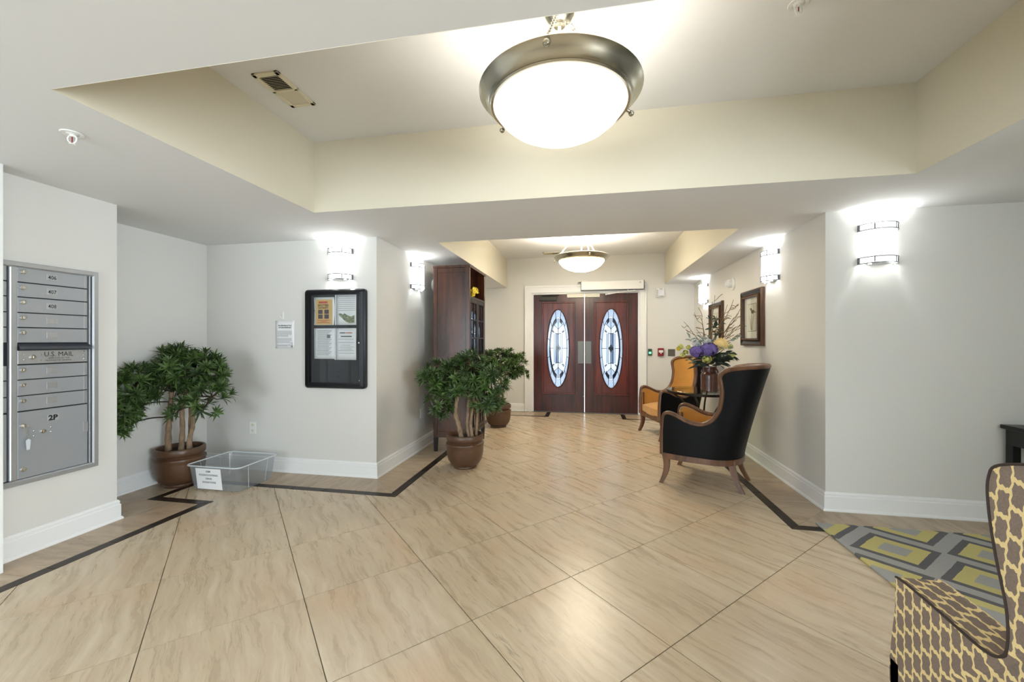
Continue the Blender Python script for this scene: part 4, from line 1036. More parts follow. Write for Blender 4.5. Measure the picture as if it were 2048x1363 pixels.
# ================================================================== FURNITURE AND PLANTS
# ---- potted trees: rosettes of narrow leaves share four meshes
def rosette_mesh(seed):
    rnd = random.Random(seed); b = MB()
    n = 19
    for k in range(n):
        a = 2*PI*k*0.381966*1.0+rnd.uniform(-0.2, 0.2); el = math.radians(72-66*(k/n))+rnd.uniform(-0.15, 0.15)
        L = rnd.uniform(0.066, 0.100)*(0.7+0.3*k/n+0.1); w = L*rnd.uniform(0.066, 0.090); dr = rnd.uniform(0.1, 0.45)
        d = Vector((math.cos(a)*math.cos(el), math.sin(a)*math.cos(el), math.sin(el))); s = Vector((-math.sin(a), math.cos(a), 0)); nn = s.cross(d)
        v = []
        for (t, ww) in ((0.0, 0.25), (0.3, 0.9), (0.6, 1.0), (1.0, 0.0)):
            c = d*(L*t)+Vector((0, 0, -dr*L*t*t*0.6))
            if ww: v += [c-s*w*ww+nn*-w*0.35*ww, c, c+s*w*ww+nn*-w*0.35*ww]
            else: v += [c]
        f = [(0, 1, 4, 3), (1, 2, 5, 4), (3, 4, 7, 6), (4, 5, 8, 7), (6, 7, 9), (7, 8, 9)]
        b.add(v, f)
    return b.mesh('leaf_rosette', True)
ROS = [rosette_mesh(i) for i in range(4)]
for me in ROS: me.materials.append(M['leaf'])
def potted_tree(loc, label, seed, trunks, lobes, ok, pot_r=0.195, pot_h=0.34, n_total=150, rs=1.0):
    o = thing('potted_tree', label, 'plant', loc, 0, 'potted trees in brown pots'); rnd = random.Random(seed)
    k = pot_r/0.195; h = pot_h/0.34
    prof = [(0.0, 0.0), (0.118, 0.0), (0.122, 0.012), (0.118, 0.022), (0.145, 0.040), (0.172, 0.085), (0.186, 0.150), (0.188, 0.205), (0.190, 0.228), (0.195, 0.240), (0.192, 0.252), (0.172, 0.262), (0.166, 0.270), (0.172, 0.278), (0.186, 0.284), (0.190, 0.292), (0.190, 0.330), (0.184, 0.340), (0.170, 0.340), (0.166, 0.330), (0.163, 0.300)]
    MB().lathe([(r*k, z*h) for (r, z) in prof], n=48).build('pot', M['pot'], o, True)
    b = MB(); v = [(0, 0, 0.318*h)]; n = 24
    for j, r in enumerate((0.06, 0.12, 0.165)):
        for i in range(n): a = 2*PI*i/n; v.append((r*k*math.cos(a), r*k*math.sin(a), 0.318*h-0.012*j+rnd.uniform(-0.006, 0.006)))
    f = [(0, 1+i, 1+(i+1) % n) for i in range(n)]+[(1+j*n+i, 1+(j+1)*n+i, 1+(j+1)*n+(i+1) % n, 1+j*n+(i+1) % n) for j in range(2) for i in range(n)]
    b.add(v, f).build('moss', M['soil'], o)
    tips = []
    for tr in trunks:
        P = spline(tr[0], 6); m = len(P); r0 = tr[1]
        MB().tube(P, [r0*(1-0.35*i/m)*(1+0.10*math.sin(i*1.9)) for i in range(m)], 10).build('trunk', M['bark'], o, True)
        tips += [Vector(q) for q in P[int(m*0.62):]]
    br = MB(); wtot = sum(l[3]*l[4]*l[5] for l in lobes); cnt = 0
    for (cx, cy, cz, rx, ry, rz) in lobes:
        nl = max(5, int(n_total*(rx*ry*rz)/wtot)); c = Vector((cx, cy, cz)); tries = 0; made = 0
        hub = min(tips, key=lambda q: (q-c).length)
        br.tube(spline([hub, (hub*0.6+c*0.4)+Vector((0, 0, 0.5*max(0, hub.z-c.z)+0.01)), c], 5), 0.006, 5)
        while made < nl and tries < nl*12:
            tries += 1
            d = Vector((rnd.gauss(0, 1), rnd.gauss(0, 1), rnd.gauss(0, 1)+0.15)).normalized(); q = rnd.uniform(0.55, 1.0)**0.5
            p = Vector((cx+d.x*rx*q, cy+d.y*ry*q, cz+d.z*rz*q))
            if not ok(p.x+loc[0], p.y+loc[1], p.z): continue
            e = bpy.data.objects.new('leaf_rosette', ROS[rnd.randrange(4)]); C.objects.link(e); e.parent = o; e.location = p
            up = (d*0.75+Vector((0, 0, 0.55))+Vector((rnd.gauss(0, 0.25), rnd.gauss(0, 0.25), 0))).normalized()
            e.rotation_euler = (up.to_track_quat('Z', 'Y') @ Matrix.Rotation(rnd.uniform(0, 6.28), 4, 'Z').to_quaternion()).to_euler()
            s = rnd.uniform(0.80, 1.22)*rs; e.scale = (s, s, s); made += 1; cnt += 1
            if made % 2 == 0: br.tube([c, (c+p)*0.5+Vector((0, 0, -0.015)), p], [0.005, 0.004, 0.003], 4)
    br.build('branches', M['branch'], o, True)
    return o
# recess tree
potted_tree((-3.62, 3.05, 0), 'tall potted green tree in the wall recess beside the mailboxes', 1,
    [([(-0.055, -0.06, 0.30), (-0.060, -0.055, 0.48), (-0.050, -0.05, 0.64), (-0.02, -0.06, 0.84)], 0.026), ([(0.045, -0.03, 0.30), (0.050, -0.02, 0.50), (0.045, -0.02, 0.68), (0.05, 0.02, 0.86)], 0.023),
     ([(0.075, 0.03, 0.30), (0.075, 0.03, 0.5), (0.07, 0.04, 0.72), (0.04, 0.08, 0.88)], 0.018), ([(0.12, -0.02, 0.30), (0.125, -0.02, 0.42), (0.150, -0.01, 0.54), (0.145, -0.01, 0.72), (0.13, -0.02, 0.9)], 0.020)],
    [(0.02, -0.08, 0.90, 0.20, 0.20, 0.15), (-0.02, -0.02, 1.06, 0.20, 0.20, 0.14), (0.24, -0.02, 1.00, 0.20, 0.18, 0.15), (0.38, -0.04, 0.80, 0.14, 0.15, 0.15), (-0.10, -0.30, 0.92, 0.15, 0.17, 0.17), (-0.12, -0.42, 0.74, 0.13, 0.14, 0.13), (-0.14, -0.45, 0.58, 0.10, 0.10, 0.08), (-0.10, 0.08, 1.02, 0.15, 0.2, 0.18), (0.0, -0.03, 1.17, 0.10, 0.10, 0.05), (0.27, 0.0, 1.13, 0.10, 0.08, 0.06), (0.10, -0.10, 0.68, 0.07, 0.08, 0.12)],
    lambda x, y, z: x > XR+0.15 and y < YB-0.13 and not (x < XM+0.05 and y < YM+0.15), n_total=285, rs=1.15)
# tree beside the tall cabinet
potted_tree((-1.245, 4.02, 0), 'potted green tree in front of the tall dark cabinet', 2,
    [([(-0.02, -0.06, 0.31), (-0.045, -0.06, 0.42), (-0.085, -0.055, 0.56), (-0.065, -0.05, 0.72), (-0.05, -0.04, 0.86)], 0.027), ([(0.05, -0.02, 0.31), (0.03, -0.02, 0.42), (0.035, -0.02, 0.56), (0.06, -0.02, 0.8)], 0.020),
     ([(0.085, -0.03, 0.31), (0.070, -0.03, 0.44), (0.085, -0.02, 0.6), (0.12, -0.02, 0.8)], 0.019), ([(0.11, 0.03, 0.31), (0.12, 0.03, 0.5), (0.13, 0.03, 0.7)], 0.015)],
    [(-0.10, 0.0, 0.92, 0.20, 0.20, 0.16), (0.08, -0.02, 0.98, 0.20, 0.20, 0.17), (-0.30, -0.02, 0.90, 0.17, 0.18, 0.17), (0.28, 0.0, 0.88, 0.16, 0.18, 0.18), (0.22, -0.04, 0.70, 0.16, 0.16, 0.12), (-0.24, -0.06, 0.68, 0.14, 0.15, 0.10), (0.02, -0.10, 0.80, 0.18, 0.12, 0.10), (0.02, 0.0, 1.10, 0.10, 0.10, 0.06), (0.33, -0.03, 0.62, 0.08, 0.08, 0.12), (-0.20, -0.05, 0.58, 0.08, 0.1, 0.07)],
    lambda x, y, z: x > XL+0.11 and not (y > 4.38), n_total=280, rs=1.08)
# tree by the entrance
potted_tree((-1.335, 6.0, 0), 'smaller looking potted tree by the entrance wall behind the cabinet', 3,
    [([(0.03, -0.05, 0.31), (0.02, -0.05, 0.45), (0.05, -0.04, 0.6), (0.03, -0.02, 0.85)], 0.022), ([(0.09, -0.01, 0.31), (0.07, -0.01, 0.45), (0.09, 0.0, 0.62), (0.12, 0.0, 0.84)], 0.020), ([(-0.05, 0.03, 0.31), (-0.06, 0.02, 0.5), (-0.04, 0.02, 0.8)], 0.018)],
    [(0.0, 0.0, 0.98, 0.20, 0.20, 0.17), (0.22, 0.0, 0.92, 0.20, 0.18, 0.17), (-0.16, 0.0, 0.95, 0.16, 0.18, 0.18), (0.10, -0.03, 1.10, 0.14, 0.12, 0.06), (0.33, -0.02, 0.80, 0.12, 0.12, 0.10), (0.28, 0.0, 1.08, 0.10, 0.10, 0.05), (-0.05, -0.05, 0.74, 0.10, 0.10, 0.08)],
    lambda x, y, z: x > XL+0.11 and y > 5.36, n_total=170, rs=1.1)

# ---- clear plastic donation bin
o = thing('plastic_bin', 'clear plastic storage bin with white donations label on the floor', 'storage bin', (-3.145, 3.135, 0.0))
def rrp(x0, x1, y0, y1, r, n=5):
    pts = []
    for (cx, cy, a0) in ((x1-r, y1-r, 0), (x0+r, y1-r, 90), (x0+r, y0+r, 180), (x1-r, y0+r, 270)):
        for k in range(n+1): a = math.radians(a0+90*k/n); pts.append((cx+r*math.cos(a), cy+r*math.sin(a)))
    return pts
lev = [(rrp(-0.225, 0.225, -0.165, 0.190, 0.035), 0.004), (rrp(-0.237, 0.237, -0.180, 0.203, 0.035), 0.014), (rrp(-0.262, 0.250, -0.205, 0.228, 0.04), 0.215)]
b = MB(); n = len(lev[0][0]); v = [(p[0], p[1], z) for (ps, z) in lev for p in ps]
b.add(v, [(j*n+i, j*n+(i+1) % n, (j+1)*n+(i+1) % n, (j+1)*n+i) for j in range(2) for i in range(n)]+[tuple(range(n))])
b.build('tub', M['bin'], o, True)
rim = rrp(-0.272, 0.260, -0.215, 0.238, 0.045)
MB().tube([(p[0], p[1], 0.218) for p in rim], 0.0055, 6, closed=True).build('rim', M['bin_rim'], o, True)
b = MB()
for (x, y, x2, y2) in ((0.252, -0.10, 0.238, -0.08), (0.252, 0.12, 0.238, 0.10), (-0.264, -0.08, -0.240, -0.06), (-0.264, 0.12, -0.240, 0.10)):
    b.tube([(x, y, 0.212), (x2, y2, 0.016)], 0.0016, 5)
b.build('corner_ribs', M['bin_rim'], o, True)
lb = thing('bin_label', 'white paper sign reading GEM food clothing drive donations taped to the bin', 'sign', (-3.185, 2.9400, 0.103), 0)
tl = 0.105
R = Matrix.Rotation(0.125, 4, 'X')
MB().box(-0.130, -0.0035, -0.085, 0.122, -0.0025, 0.100).xf(R).build('paper', M['paper'], lb)
for k, (tx, sz, z) in enumerate((('GEM', 0.023, 0.066), ('FOOD/CLOTHING', 0.023, 0.034), ('DRIVE', 0.023, 0.002), ('DONATIONS', 0.023, -0.030))):
    text_mb(tx, sz, -0.004, z, -0.0042, bold=0.0003).xf(R).build('lettering', M['black_ink'], lb)

# ---- tall cabinet
o = thing('tall_cabinet', 'tall dark walnut cabinet with glazed doors on legs along corridor', 'cabinet', (-1.555, 4.86, 0))
cx0, cx1, cy0, cy1, cz0, cz1 = -0.225, 0.215, -0.36, 0.355, 0.165, 2.170
def cbox(nm, mat, *a, bev=0.003, parent=None): return MB().rbox(*a, bev).build(nm, mat, parent or o)
cbox('side_panel', M['cabwood'], cx0, cy0+0.008, cz0, cx1-0.02, cy0+0.028, cz1-0.03)
cbox('side_panel', M['cabwood'], cx0, cy1-0.028, cz0, cx1-0.02, cy1-0.008, cz1-0.03)
cbox('back_panel', M['cabblack'], cx0, cy0+0.028, cz0, cx0+0.015, cy1-0.028, cz1-0.03)
cbox('top_board', M['cabwood'], cx0-0.006, cy0-0.006, cz1-0.03, cx1+0.008, cy1+0.006, cz1)
cbox('bottom_board', M['cabblack'], cx0, cy0+0.028, cz0, cx1-0.01, cy1-0.028, cz0+0.03)
for (x, y) in ((cx0, cy0), (cx1-0.048, cy0), (cx0, cy1-0.04), (cx1-0.048, cy1-0.04)):
    cbox('corner_post', M['cabwood'], x, y, 0.165, x+0.048, y+0.04, cz1-0.028)
    v = MB().add([(x+0.006, y+0.004, 0), (x+0.040, y+0.004, 0), (x+0.040, y+0.036, 0), (x+0.006, y+0.036, 0), (x, y, 0.165), (x+0.048, y, 0.165), (x+0.048, y+0.04, 0.165), (x, y+0.04, 0.165)], [(0,3,2,1),(4,5,6,7),(0,1,5,4),(1,2,6,5),(2,3,7,6),(3,0,4,7)])
    v.build('leg', M['cabblack'], o)
cbox('side_rail', M['cabwood'], cx0+0.048, cy0+0.002, cz1-0.085, cx1-0.048, cy0+0.012, cz1-0.03)
cbox('side_rail', M['cabwood'], cx0+0.048, cy0+0.002, cz0, cx1-0.048, cy0+0.012, cz0+0.07)
cbox('front_rail', M['cabblack'], cx1-0.028, cy0+0.04, 1.785, cx1, cy1-0.04, 1.815); cbox('front_rail', M['cabblack'], cx1-0.028, cy0+0.04, cz0, cx1, cy1-0.04, cz0+0.045)
for z in (1.790, 1.40, 1.02, 0.60): cbox('shelf', M['cabblack'], cx0+0.015, cy0+0.028, z, cx1-0.04, cy1-0.028, z+0.018)
ym = (cy0+cy1)/2
for (ya, yb) in ((cy0+0.042, ym-0.002), (ym+0.002, cy1-0.042)):
    st = 0.040
    d = MB().rbox(cx1-0.022, ya, 0.212, cx1-0.002, ya+st, 1.783, 0.002).rbox(cx1-0.022, yb-st, 0.212, cx1-0.002, yb, 1.783, 0.002).rbox(cx1-0.022, ya+st, 0.212, cx1-0.002, yb-st, 0.212+0.05, 0.002).rbox(cx1-0.022, ya+st, 1.740, cx1-0.002, yb-st, 1.783, 0.002).build('cabinet_door', M['cabblack'], o)
    yc = (ya+yb)/2; zs = [0.262, 0.475, 0.69, 0.90, 1.11, 1.325, 1.540, 1.740]
    mu = MB().box(cx1-0.018, yc-0.007, 0.262, cx1-0.004, yc+0.007, 1.740)
    for z in zs[1:-1]: mu.box(cx1-0.018, ya+st, z-0.007, cx1-0.004, yb-st, z+0.007)
    mu.build('muntin', M['cabblack'], d)
    for i in range(7):
        for (yy0, yy1) in ((ya+st, yc-0.007), (yc+0.007, yb-st)):
            MB().box(cx1-0.013, yy0, zs[i]+0.007, cx1-0.010, yy1, zs[i+1]-0.007).build('pane', M['pane'], d)
    MB().ball((cx1+0.010, (yb-0.02 if ya < 0 and yb < 0.05 else ya+0.02), 0.93), 0.011, 10, 7).build('knob', M['bronze'], d, True)
rnd = random.Random(5); y = cy0+0.05; i = 0
BK = [material('book_cover', rgb(*c), 0.6) for c in ((206, 198, 180), (120, 96, 70), (168, 160, 150), (70, 60, 66), (226, 220, 204))]
while y < cy1-0.09:
    w = rnd.uniform(0.018, 0.034); h = rnd.uniform(0.22, 0.28); m = rnd.randrange(5)
    t = MB().rbox(0.0, 0, 0, 0.15, w, h, 0.002).build('book', BK[m]); t.location = (-1.555, 4.86+y, 0.1955)
    tag(t, 'upright book on the lowest shelf behind the cabinet glass', 'book', 'books on the lowest cabinet shelf')
    y += w+0.003
# yellow bouquet in the open cubby
o = thing('yellow_flowers', 'small bunch of yellow flowers in the open cubby of the cabinet', 'flowers', (-1.372, 4.625, 1.8155))
rnd = random.Random(3)
b = MB()
for k in range(9): b.tube([(-0.06, 0.02, 0.004), (rnd.uniform(-0.02, 0.04), rnd.uniform(-0.05, 0.07), rnd.uniform(0.03, 0.07))], 0.003, 4)
b.build('stems', M['darkleaf'], o)
for k in range(22):
    c = Vector((rnd.uniform(-0.03, 0.062), rnd.uniform(-0.065, 0.10), rnd.uniform(0.018, 0.085))); f = MB()
    ax = Vector((rnd.uniform(0.0, 1), rnd.uniform(-1.0, 0.3), rnd.uniform(-0.1, 0.8))).normalized(); u = ax.orthogonal().normalized(); w = ax.cross(u)
    for j in range(6):
        a = 2*PI*j/6; d = (u*math.cos(a)+w*math.sin(a)+ax*0.35).normalized(); sd = (w*math.cos(a)-u*math.sin(a))*0.010
        f.add([c, c+d*0.018+sd, c+d*0.032, c+d*0.018-sd], [(0, 1, 2, 3)])
    f.ball(c+ax*0.008, 0.007, 6, 4); f.build('blossom', M['yellow_petal'], o)

# ---- leather and velvet barrel armchairs; local +y is forward
def plan(t):
    s = -1 if t < 0 else 1; a = abs(t)
    if a < 0.62:
        q = a/0.62*PI/2; return Vector((s*0.325*math.sin(q)**0.85, -0.02-0.285*math.cos(q)**0.9))
    q = (a-0.62)/0.38; return Vector((s*(0.325+0.010*math.sin(q*PI)), -0.02+0.325*q))
def shell(t, z, inset=0.0):
    a = abs(t); p = plan(t); s = -1 if t < 0 else 1
    k = max(0.0, (z-0.26)/0.80); back = max(0.0, 1-(a/0.72)**3.0)
    y = p.y-0.20*k**1.15*back
    x = p.x*(1-0.10*k*max(0, 1-a*1.4))
    wing = max(0.0, 1-abs(a-0.50)/0.30)*max(0.0, (z-0.70)/0.36)
    y += 0.055*wing; x += s*0.018*wing
    c = Vector((0, 0.06)); n = Vector((x, y))-c; n.normalize()
    if a > 0.62: n = Vector((s, 0))
    return Vector((x-n.x*inset, y-n.y*inset, z))
RIM = spline([(0.0, 1.070), (0.20, 1.066), (0.36, 1.058), (0.47, 1.035), (0.515, 0.985), (0.505, 0.92), (0.495, 0.84), (0.505, 0.74), (0.535, 0.645), (0.59, 0.580), (0.665, 0.555), (0.76, 0.572), (0.86, 0.612), (0.94, 0.632), (0.985, 0.618), (1.0, 0.580)], 5)
def armchair():
    o = thing('armchair', 'x', 'chair', (0, 0, 0), group='leather and velvet armchairs')
    m = len(RIM); base = [i/(m-1) for i in range(m)]
    half = [(-RIM[i][0], RIM[i][1], -base[i]) for i in range(m-1, 0, -1)]+[(r[0], r[1], base[i]) for i, r in enumerate(RIM)]
    def surf(inset, zb):
        v = []; K = 12
        for (t, z, tb) in half:
            for k in range(K+1):
                q = k/K; v.append(shell(tb+(t-tb)*(q**0.8), zb+(z-zb)*q, inset*(1 if k < K else 0.6)))
        N = len(half)
        return MB().add(v, [(i*(K+1)+k, i*(K+1)+k+1, (i+1)*(K+1)+k+1, (i+1)*(K+1)+k) for i in range(N-1) for k in range(K)])
    surf(0.0, 0.265).build('outer_shell', M['leather'], o, True)
    surf(0.048, 0.30).build('inner_upholstery', M['velvet'], o, True)
    rim = [shell(t, z, 0.022)+Vector((0, 0, 0.004)) for (t, z, _) in half]
    rim = [Vector((rim[0].x, rim[0].y+0.012, 0.26))]+[Vector((rim[0].x, rim[0].y+0.012, 0.45))]+rim+[Vector((rim[-1].x, rim[-1].y+0.012, 0.45))]+[Vector((rim[-1].x, rim[-1].y+0.012, 0.26))]
    MB().tube(rim, 0.026, 10, flat=0.82).build('show_wood_rim', M['chairwood'], o, True)
    b = MB()
    for (t, z, _) in half[::1]:
        if abs(t) > 0.5 and z < 0.7: b.ball(shell(t, z-0.014, 0.053), 0.0045, 5, 4)
    b.build('nailhead_trim', M['brass'], o, True)
    # arm fronts
    for s in (-1, 1):
        MB().rbox(s*0.286-0.020, 0.270, 0.28, s*0.286+0.020, 0.292, 0.56, 0.004).build('arm_front', M['chairwood'], o)
    # apron rail
    U = [plan(-1+2*i/60) for i in range(61)]
    out = [(p.x*1.012, p.y-0.006 if p.y < -0.1 else p.y) for p in U]; inn = [(p.x*0.88, (p.y+0.02)*0.86-0.0) for p in U]
    inn[0] = (out[0][0]+0.05, out[0][1]-0.045); inn[-1] = (out[-1][0]-0.05, out[-1][1]-0.045)
    ring2 = out+inn[::-1]; n = len(out)
    v = [(p[0], p[1], 0.225) for p in out]+[(p[0], p[1], 0.225) for p in inn]+[(p[0], p[1], 0.275) for p in out]+[(p[0], p[1], 0.275) for p in inn]
    f = []
    for i in range(n-1): f += [(i, i+1, n+i+1, n+i), (2*n+i, 3*n+i, 3*n+i+1, 2*n+i+1), (i, 2*n+i, 2*n+i+1, i+1), (n+i, n+i+1, 3*n+i+1, 3*n+i)]
    f += [(0, n, 3*n, 2*n), (n-1, 3*n-1, 4*n-1, 2*n-1)]
    MB().add(v, f).build('apron', M['chairwood'], o, True)
    MB().rbox(-0.320, 0.268, 0.225, 0.320, 0.305, 0.30, 0.006).build('front_rail', M['chairwood'], o)
    # seat
    bm = bmesh.new(); NX, NY = 12, 12; g = []
    for j in range(NY+1):
        row = []
        for i in range(NX+1):
            u, w = -1+2*i/NX, -1+2*j/NY
            wd = 0.272*(1-0.22*max(0, -w)**2); y = 0.03+0.265*w
            z = 0.385+0.055*(1-u**4)*(1-w**4)
            row.append(bm.verts.new((u*wd, y+0.012*(1-u*u)*(w > 0.9), z)))
        g.append(row)
    for j in range(NY):
        for i in range(NX): bm.faces.new((g[j][i], g[j][i+1], g[j+1][i+1], g[j+1][i]))
    ed = [e for e in bm.edges if e.is_boundary]; r = bmesh.ops.extrude_edge_only(bm, edges=ed)
    for e in r['geom']:
        if isinstance(e, bmesh.types.BMVert): e.co.z = 0.285
    MB().bm(bm).build('seat_cushion', M['velvet'], o, True)
    # legs: square tapered sabre legs
    for (x, y, dx, dy, nm) in ((-0.305, 0.285, -0.02, 0.035, 'f'), (0.305, 0.285, 0.02, 0.035, 'f'), (-0.195, -0.235, -0.02, -0.085, 'r'), (0.195, -0.235, 0.02, -0.085, 'r')):
        v = []; K = 7
        for k in range(K+1):
            q = k/K; w = 0.027-0.010*q; bend = q**1.9
            if nm == 'f': off = (dx*bend, dy*bend-0.018*math.sin(q*PI)); 
            else: off = (dx*bend, dy*bend)
            for (sx, sy) in ((-1, -1), (1, -1), (1, 1), (-1, 1)): v.append((x+off[0]+sx*w, y+off[1]+sy*w, 0.262*(1-q)))
        f = [(k*4+i, k*4+(i+1) % 4, (k+1)*4+(i+1) % 4, (k+1)*4+i) for k in range(K) for i in range(4)]+[(0, 1, 2, 3), tuple(K*4+i for i in (3, 2, 1, 0))]
        MB().add(v, f).build('leg', M['chairwood'], o, True)
    return o
c1 = armchair()
a1 = math.atan2(0.427, -0.905)-PI/2
c1.location = (1.085, 4.055, 0); c1.rotation_euler = (0, 0, a1); c1['label'] = 'nearer black leather barrel armchair with mustard velvet inside'
a2 = math.atan2(-0.276, -0.961)-PI/2
place(c1, (1.125, 5.87, 0), a2, 'farther mustard velvet barrel armchair behind the glass table')

# ---- round glass table
TXc, TYc = 1.262, 4.905
o = thing('glass_table', 'round glass topped side table with curved bronze iron legs', 'table', (TXc, TYc, 0))
R = 0.365
MB().lathe([(0.0, 0.728), (R-0.004, 0.728), (R, 0.732), (R, 0.737), (R-0.004, 0.741), (0.0, 0.741)], n=64).build('glass_top', M['table_glass'], o, True)
MB().lathe([(R-0.022, 0.702), (R-0.002, 0.702), (R-0.002, 0.727), (R-0.022, 0.727), (R-0.022, 0.702)], n=64).build('rim_band', M['iron'], o, True)
for k in range(4):
    a = PI/4+PI/2*k+0.35; c, s = math.cos(a), math.sin(a)
    pr = spline([(R-0.012, 0.704), (R-0.05, 0.68), (0.20, 0.60), (0.125, 0.46), (0.115, 0.33), (0.16, 0.18), (0.24, 0.07), (0.29, 0.022), (0.318, 0.020), (0.322, 0.040), (0.305, 0.045)], 6)
    MB().tube([(r*c, r*s, z) for (r, z) in pr], 0.0105, 8).build('leg', M['iron'], o, True)
    MB().ball((0.303*c, 0.303*s, 0.013), 0.013, 10, 8).build('ball_foot', M['iron'], o, True)
MB().tube([(0.112*math.cos(2*PI*i/32), 0.112*math.sin(2*PI*i/32), 0.38) for i in range(32)], 0.008, 6, closed=True).build('stretcher_ring', M['iron'], o, True)

# ---- vase and flowers
vx, vy = 1.318, 4.80
o = thing('stoneware_vase', 'brown glazed stoneware crock with looped handles on the glass table', 'vase', (vx, vy, 0.7412))
MB().lathe([(0.0, 0.0), (0.086, 0.0), (0.092, 0.006), (0.092, 0.020), (0.090, 0.026), (0.091, 0.170), (0.088, 0.185), (0.074, 0.203), (0.066, 0.212), (0.066, 0.250), (0.070, 0.255), (0.070, 0.266), (0.060, 0.268), (0.058, 0.20), (0.0, 0.19)], n=40).build('crock', M['vase'], o, True)
for s in (0.2, PI+0.2):
    c, q = math.cos(s-PI/2), math.sin(s-PI/2); w = Vector((-q, c, 0))
    MB().tube([Vector((0.078*c, 0.078*q, 0.200))+w*(0.045*math.cos(k/10*PI))+Vector((0.012*c, 0.012*q, 0.058*math.sin(k/10*PI))) for k in range(11)], 0.009, 8).build('handle', M['vase'], o, True)
o = thing('flower_arrangement', 'artificial bouquet of purple and cream flowers with curly willow branches in the vase', 'flowers', (vx, vy, 0.93))
rnd = random.Random(11)
# view axis: the bouquet spreads mostly across x
def petal_cluster(nm, c, r, mat, n=60, pl=0.022, sq=(1, 1, 0.8)):
    b = MB(); b.ball(c, r*0.72, 10, 7, sq)
    for k in range(n):
        d = Vector((rnd.gauss(0, 1), rnd.gauss(0, 1), rnd.gauss(0, 1))).normalized()
        p = Vector(c)+Vector((d.x*r*sq[0], d.y*r*sq[1], d.z*r*sq[2])); u = d.orthogonal().normalized(); w = d.cross(u); a0 = rnd.uniform(0, 6)
        for j in range(4):
            a = a0+PI/2*j; e = u*math.cos(a)+w*math.sin(a); s2 = u*-math.sin(a)+w*math.cos(a)
            b.add([p, p+e*pl*0.6+s2*pl*0.45+d*0.003, p+e*pl+d*0.004, p+e*pl*0.6-s2*pl*0.45+d*0.003], [(0, 1, 2, 3)])
    return b.build(nm, M[mat], o)
petal_cluster('hydrangea', (-0.155, -0.09, 0.245), 0.066, 'purple', 80, 0.030)
petal_cluster('hydrangea', (-0.035, -0.11, 0.270), 0.080, 'purple', 95, 0.032)
petal_cluster('pale_blossom', (-0.115, 0.02, 0.335), 0.055, 'white_petal', 40, 0.026)
petal_cluster('pale_blossom', (-0.02, 0.0, 0.345), 0.040, 'white_petal', 30, 0.026)
b = MB(); c = Vector((0.085, -0.10, 0.318))                      # cream mum: layered petals
ax = Vector((-0.25, -0.80, 0.55)).normalized(); u = ax.orthogonal().normalized(); w = ax.cross(u)
for ly in range(6):
    n = 20-2*ly; el = math.radians(6+15*ly)
    for k in range(n):
        a = 2*PI*(k+0.5*(ly % 2))/n; e = (u*math.cos(a)+w*math.sin(a))*math.cos(el)+ax*math.sin(el); s2 = u*-math.sin(a)+w*math.cos(a); L = 0.088-0.010*ly
        b.add([c, c+e*L*0.55+s2*0.013, c+e*L+ax*0.012, c+e*L*0.55-s2*0.013], [(0, 1, 2, 3)])
b.ball(c+ax*0.012, 0.045, 10, 7); b.build('cream_mum', M['cream_petal'], o)
for (p, r, mt) in (((-0.305, -0.05, 0.30), 0.026, 'lime_petal'), ((-0.26, -0.04, 0.235), 0.022, 'lime_petal'), ((-0.285, -0.02, 0.205), 0.020, 'lime_petal'), ((-0.235, -0.06, 0.29), 0.020, 'lime_petal'), ((-0.33, -0.03, 0.275), 0.016, 'yellow_petal'), ((-0.07, -0.15, 0.165), 0.045, 'lime_petal'), ((0.185, -0.03, 0.30), 0.035, 'lime_petal'), ((0.205, -0.08, 0.215), 0.028, 'lime_petal')):
    petal_cluster('small_blossom', p, r, mt, 16, 0.020)
def leaves(nm, specs, mat):
    b = MB()
    for (p, d, L, wd) in specs:
        p = Vector(p); d = Vector(d).normalized(); s = d.cross(Vector((0, -0.6, 1))).normalized()*wd; up = s.cross(d).normalized()
        m1 = p+d*L*0.5+up*L*0.08; tip = p+d*L-up*L*0.12
        b.add([p, p+d*L*0.25+s*0.8, m1+s, p+d*L*0.8+s*0.5, tip, p+d*L*0.8-s*0.5, m1-s, p+d*L*0.25-s*0.8, m1], [(0, 1, 2, 8), (2, 3, 4, 8), (4, 5, 6, 8), (6, 7, 0, 8)])
    return b.build(nm, M[mat], o)
sp = []
for k in range(38):
    a = rnd.uniform(0, 2*PI); sp.append(((0.05*math.cos(a), 0.05*math.sin(a)-0.02, rnd.uniform(0.08, 0.20)), (math.cos(a)*1.2, math.sin(a)-0.3, rnd.uniform(-0.25, 0.6)), rnd.uniform(0.12, 0.22), rnd.uniform(0.014, 0.024)))
leaves('dark_leaves', sp, 'darkleaf')
sp = []
for k in range(46):
    a = rnd.uniform(0, 2*PI); r = rnd.uniform(0.06, 0.16); sp.append((((r)*math.cos(a), r*math.sin(a)*0.7-0.03, rnd.uniform(0.12, 0.40)), (math.cos(a), math.sin(a)-0.4, rnd.uniform(-0.5, 0.9)), rnd.uniform(0.06, 0.12), rnd.uniform(0.012, 0.022)))
leaves('sage_leaves', sp, 'sage')
sp = []
for k in range(14): sp.append(((rnd.uniform(-0.03, 0.20), rnd.uniform(-0.1, 0.05), rnd.uniform(0.16, 0.24)), (rnd.uniform(0.3, 1.2), rnd.uniform(-0.8, 0), rnd.uniform(-0.6, 0.6)), rnd.uniform(0.08, 0.13), rnd.uniform(0.02, 0.03)))
leaves('broad_dark_leaves', sp, 'darkleaf')
sp = []
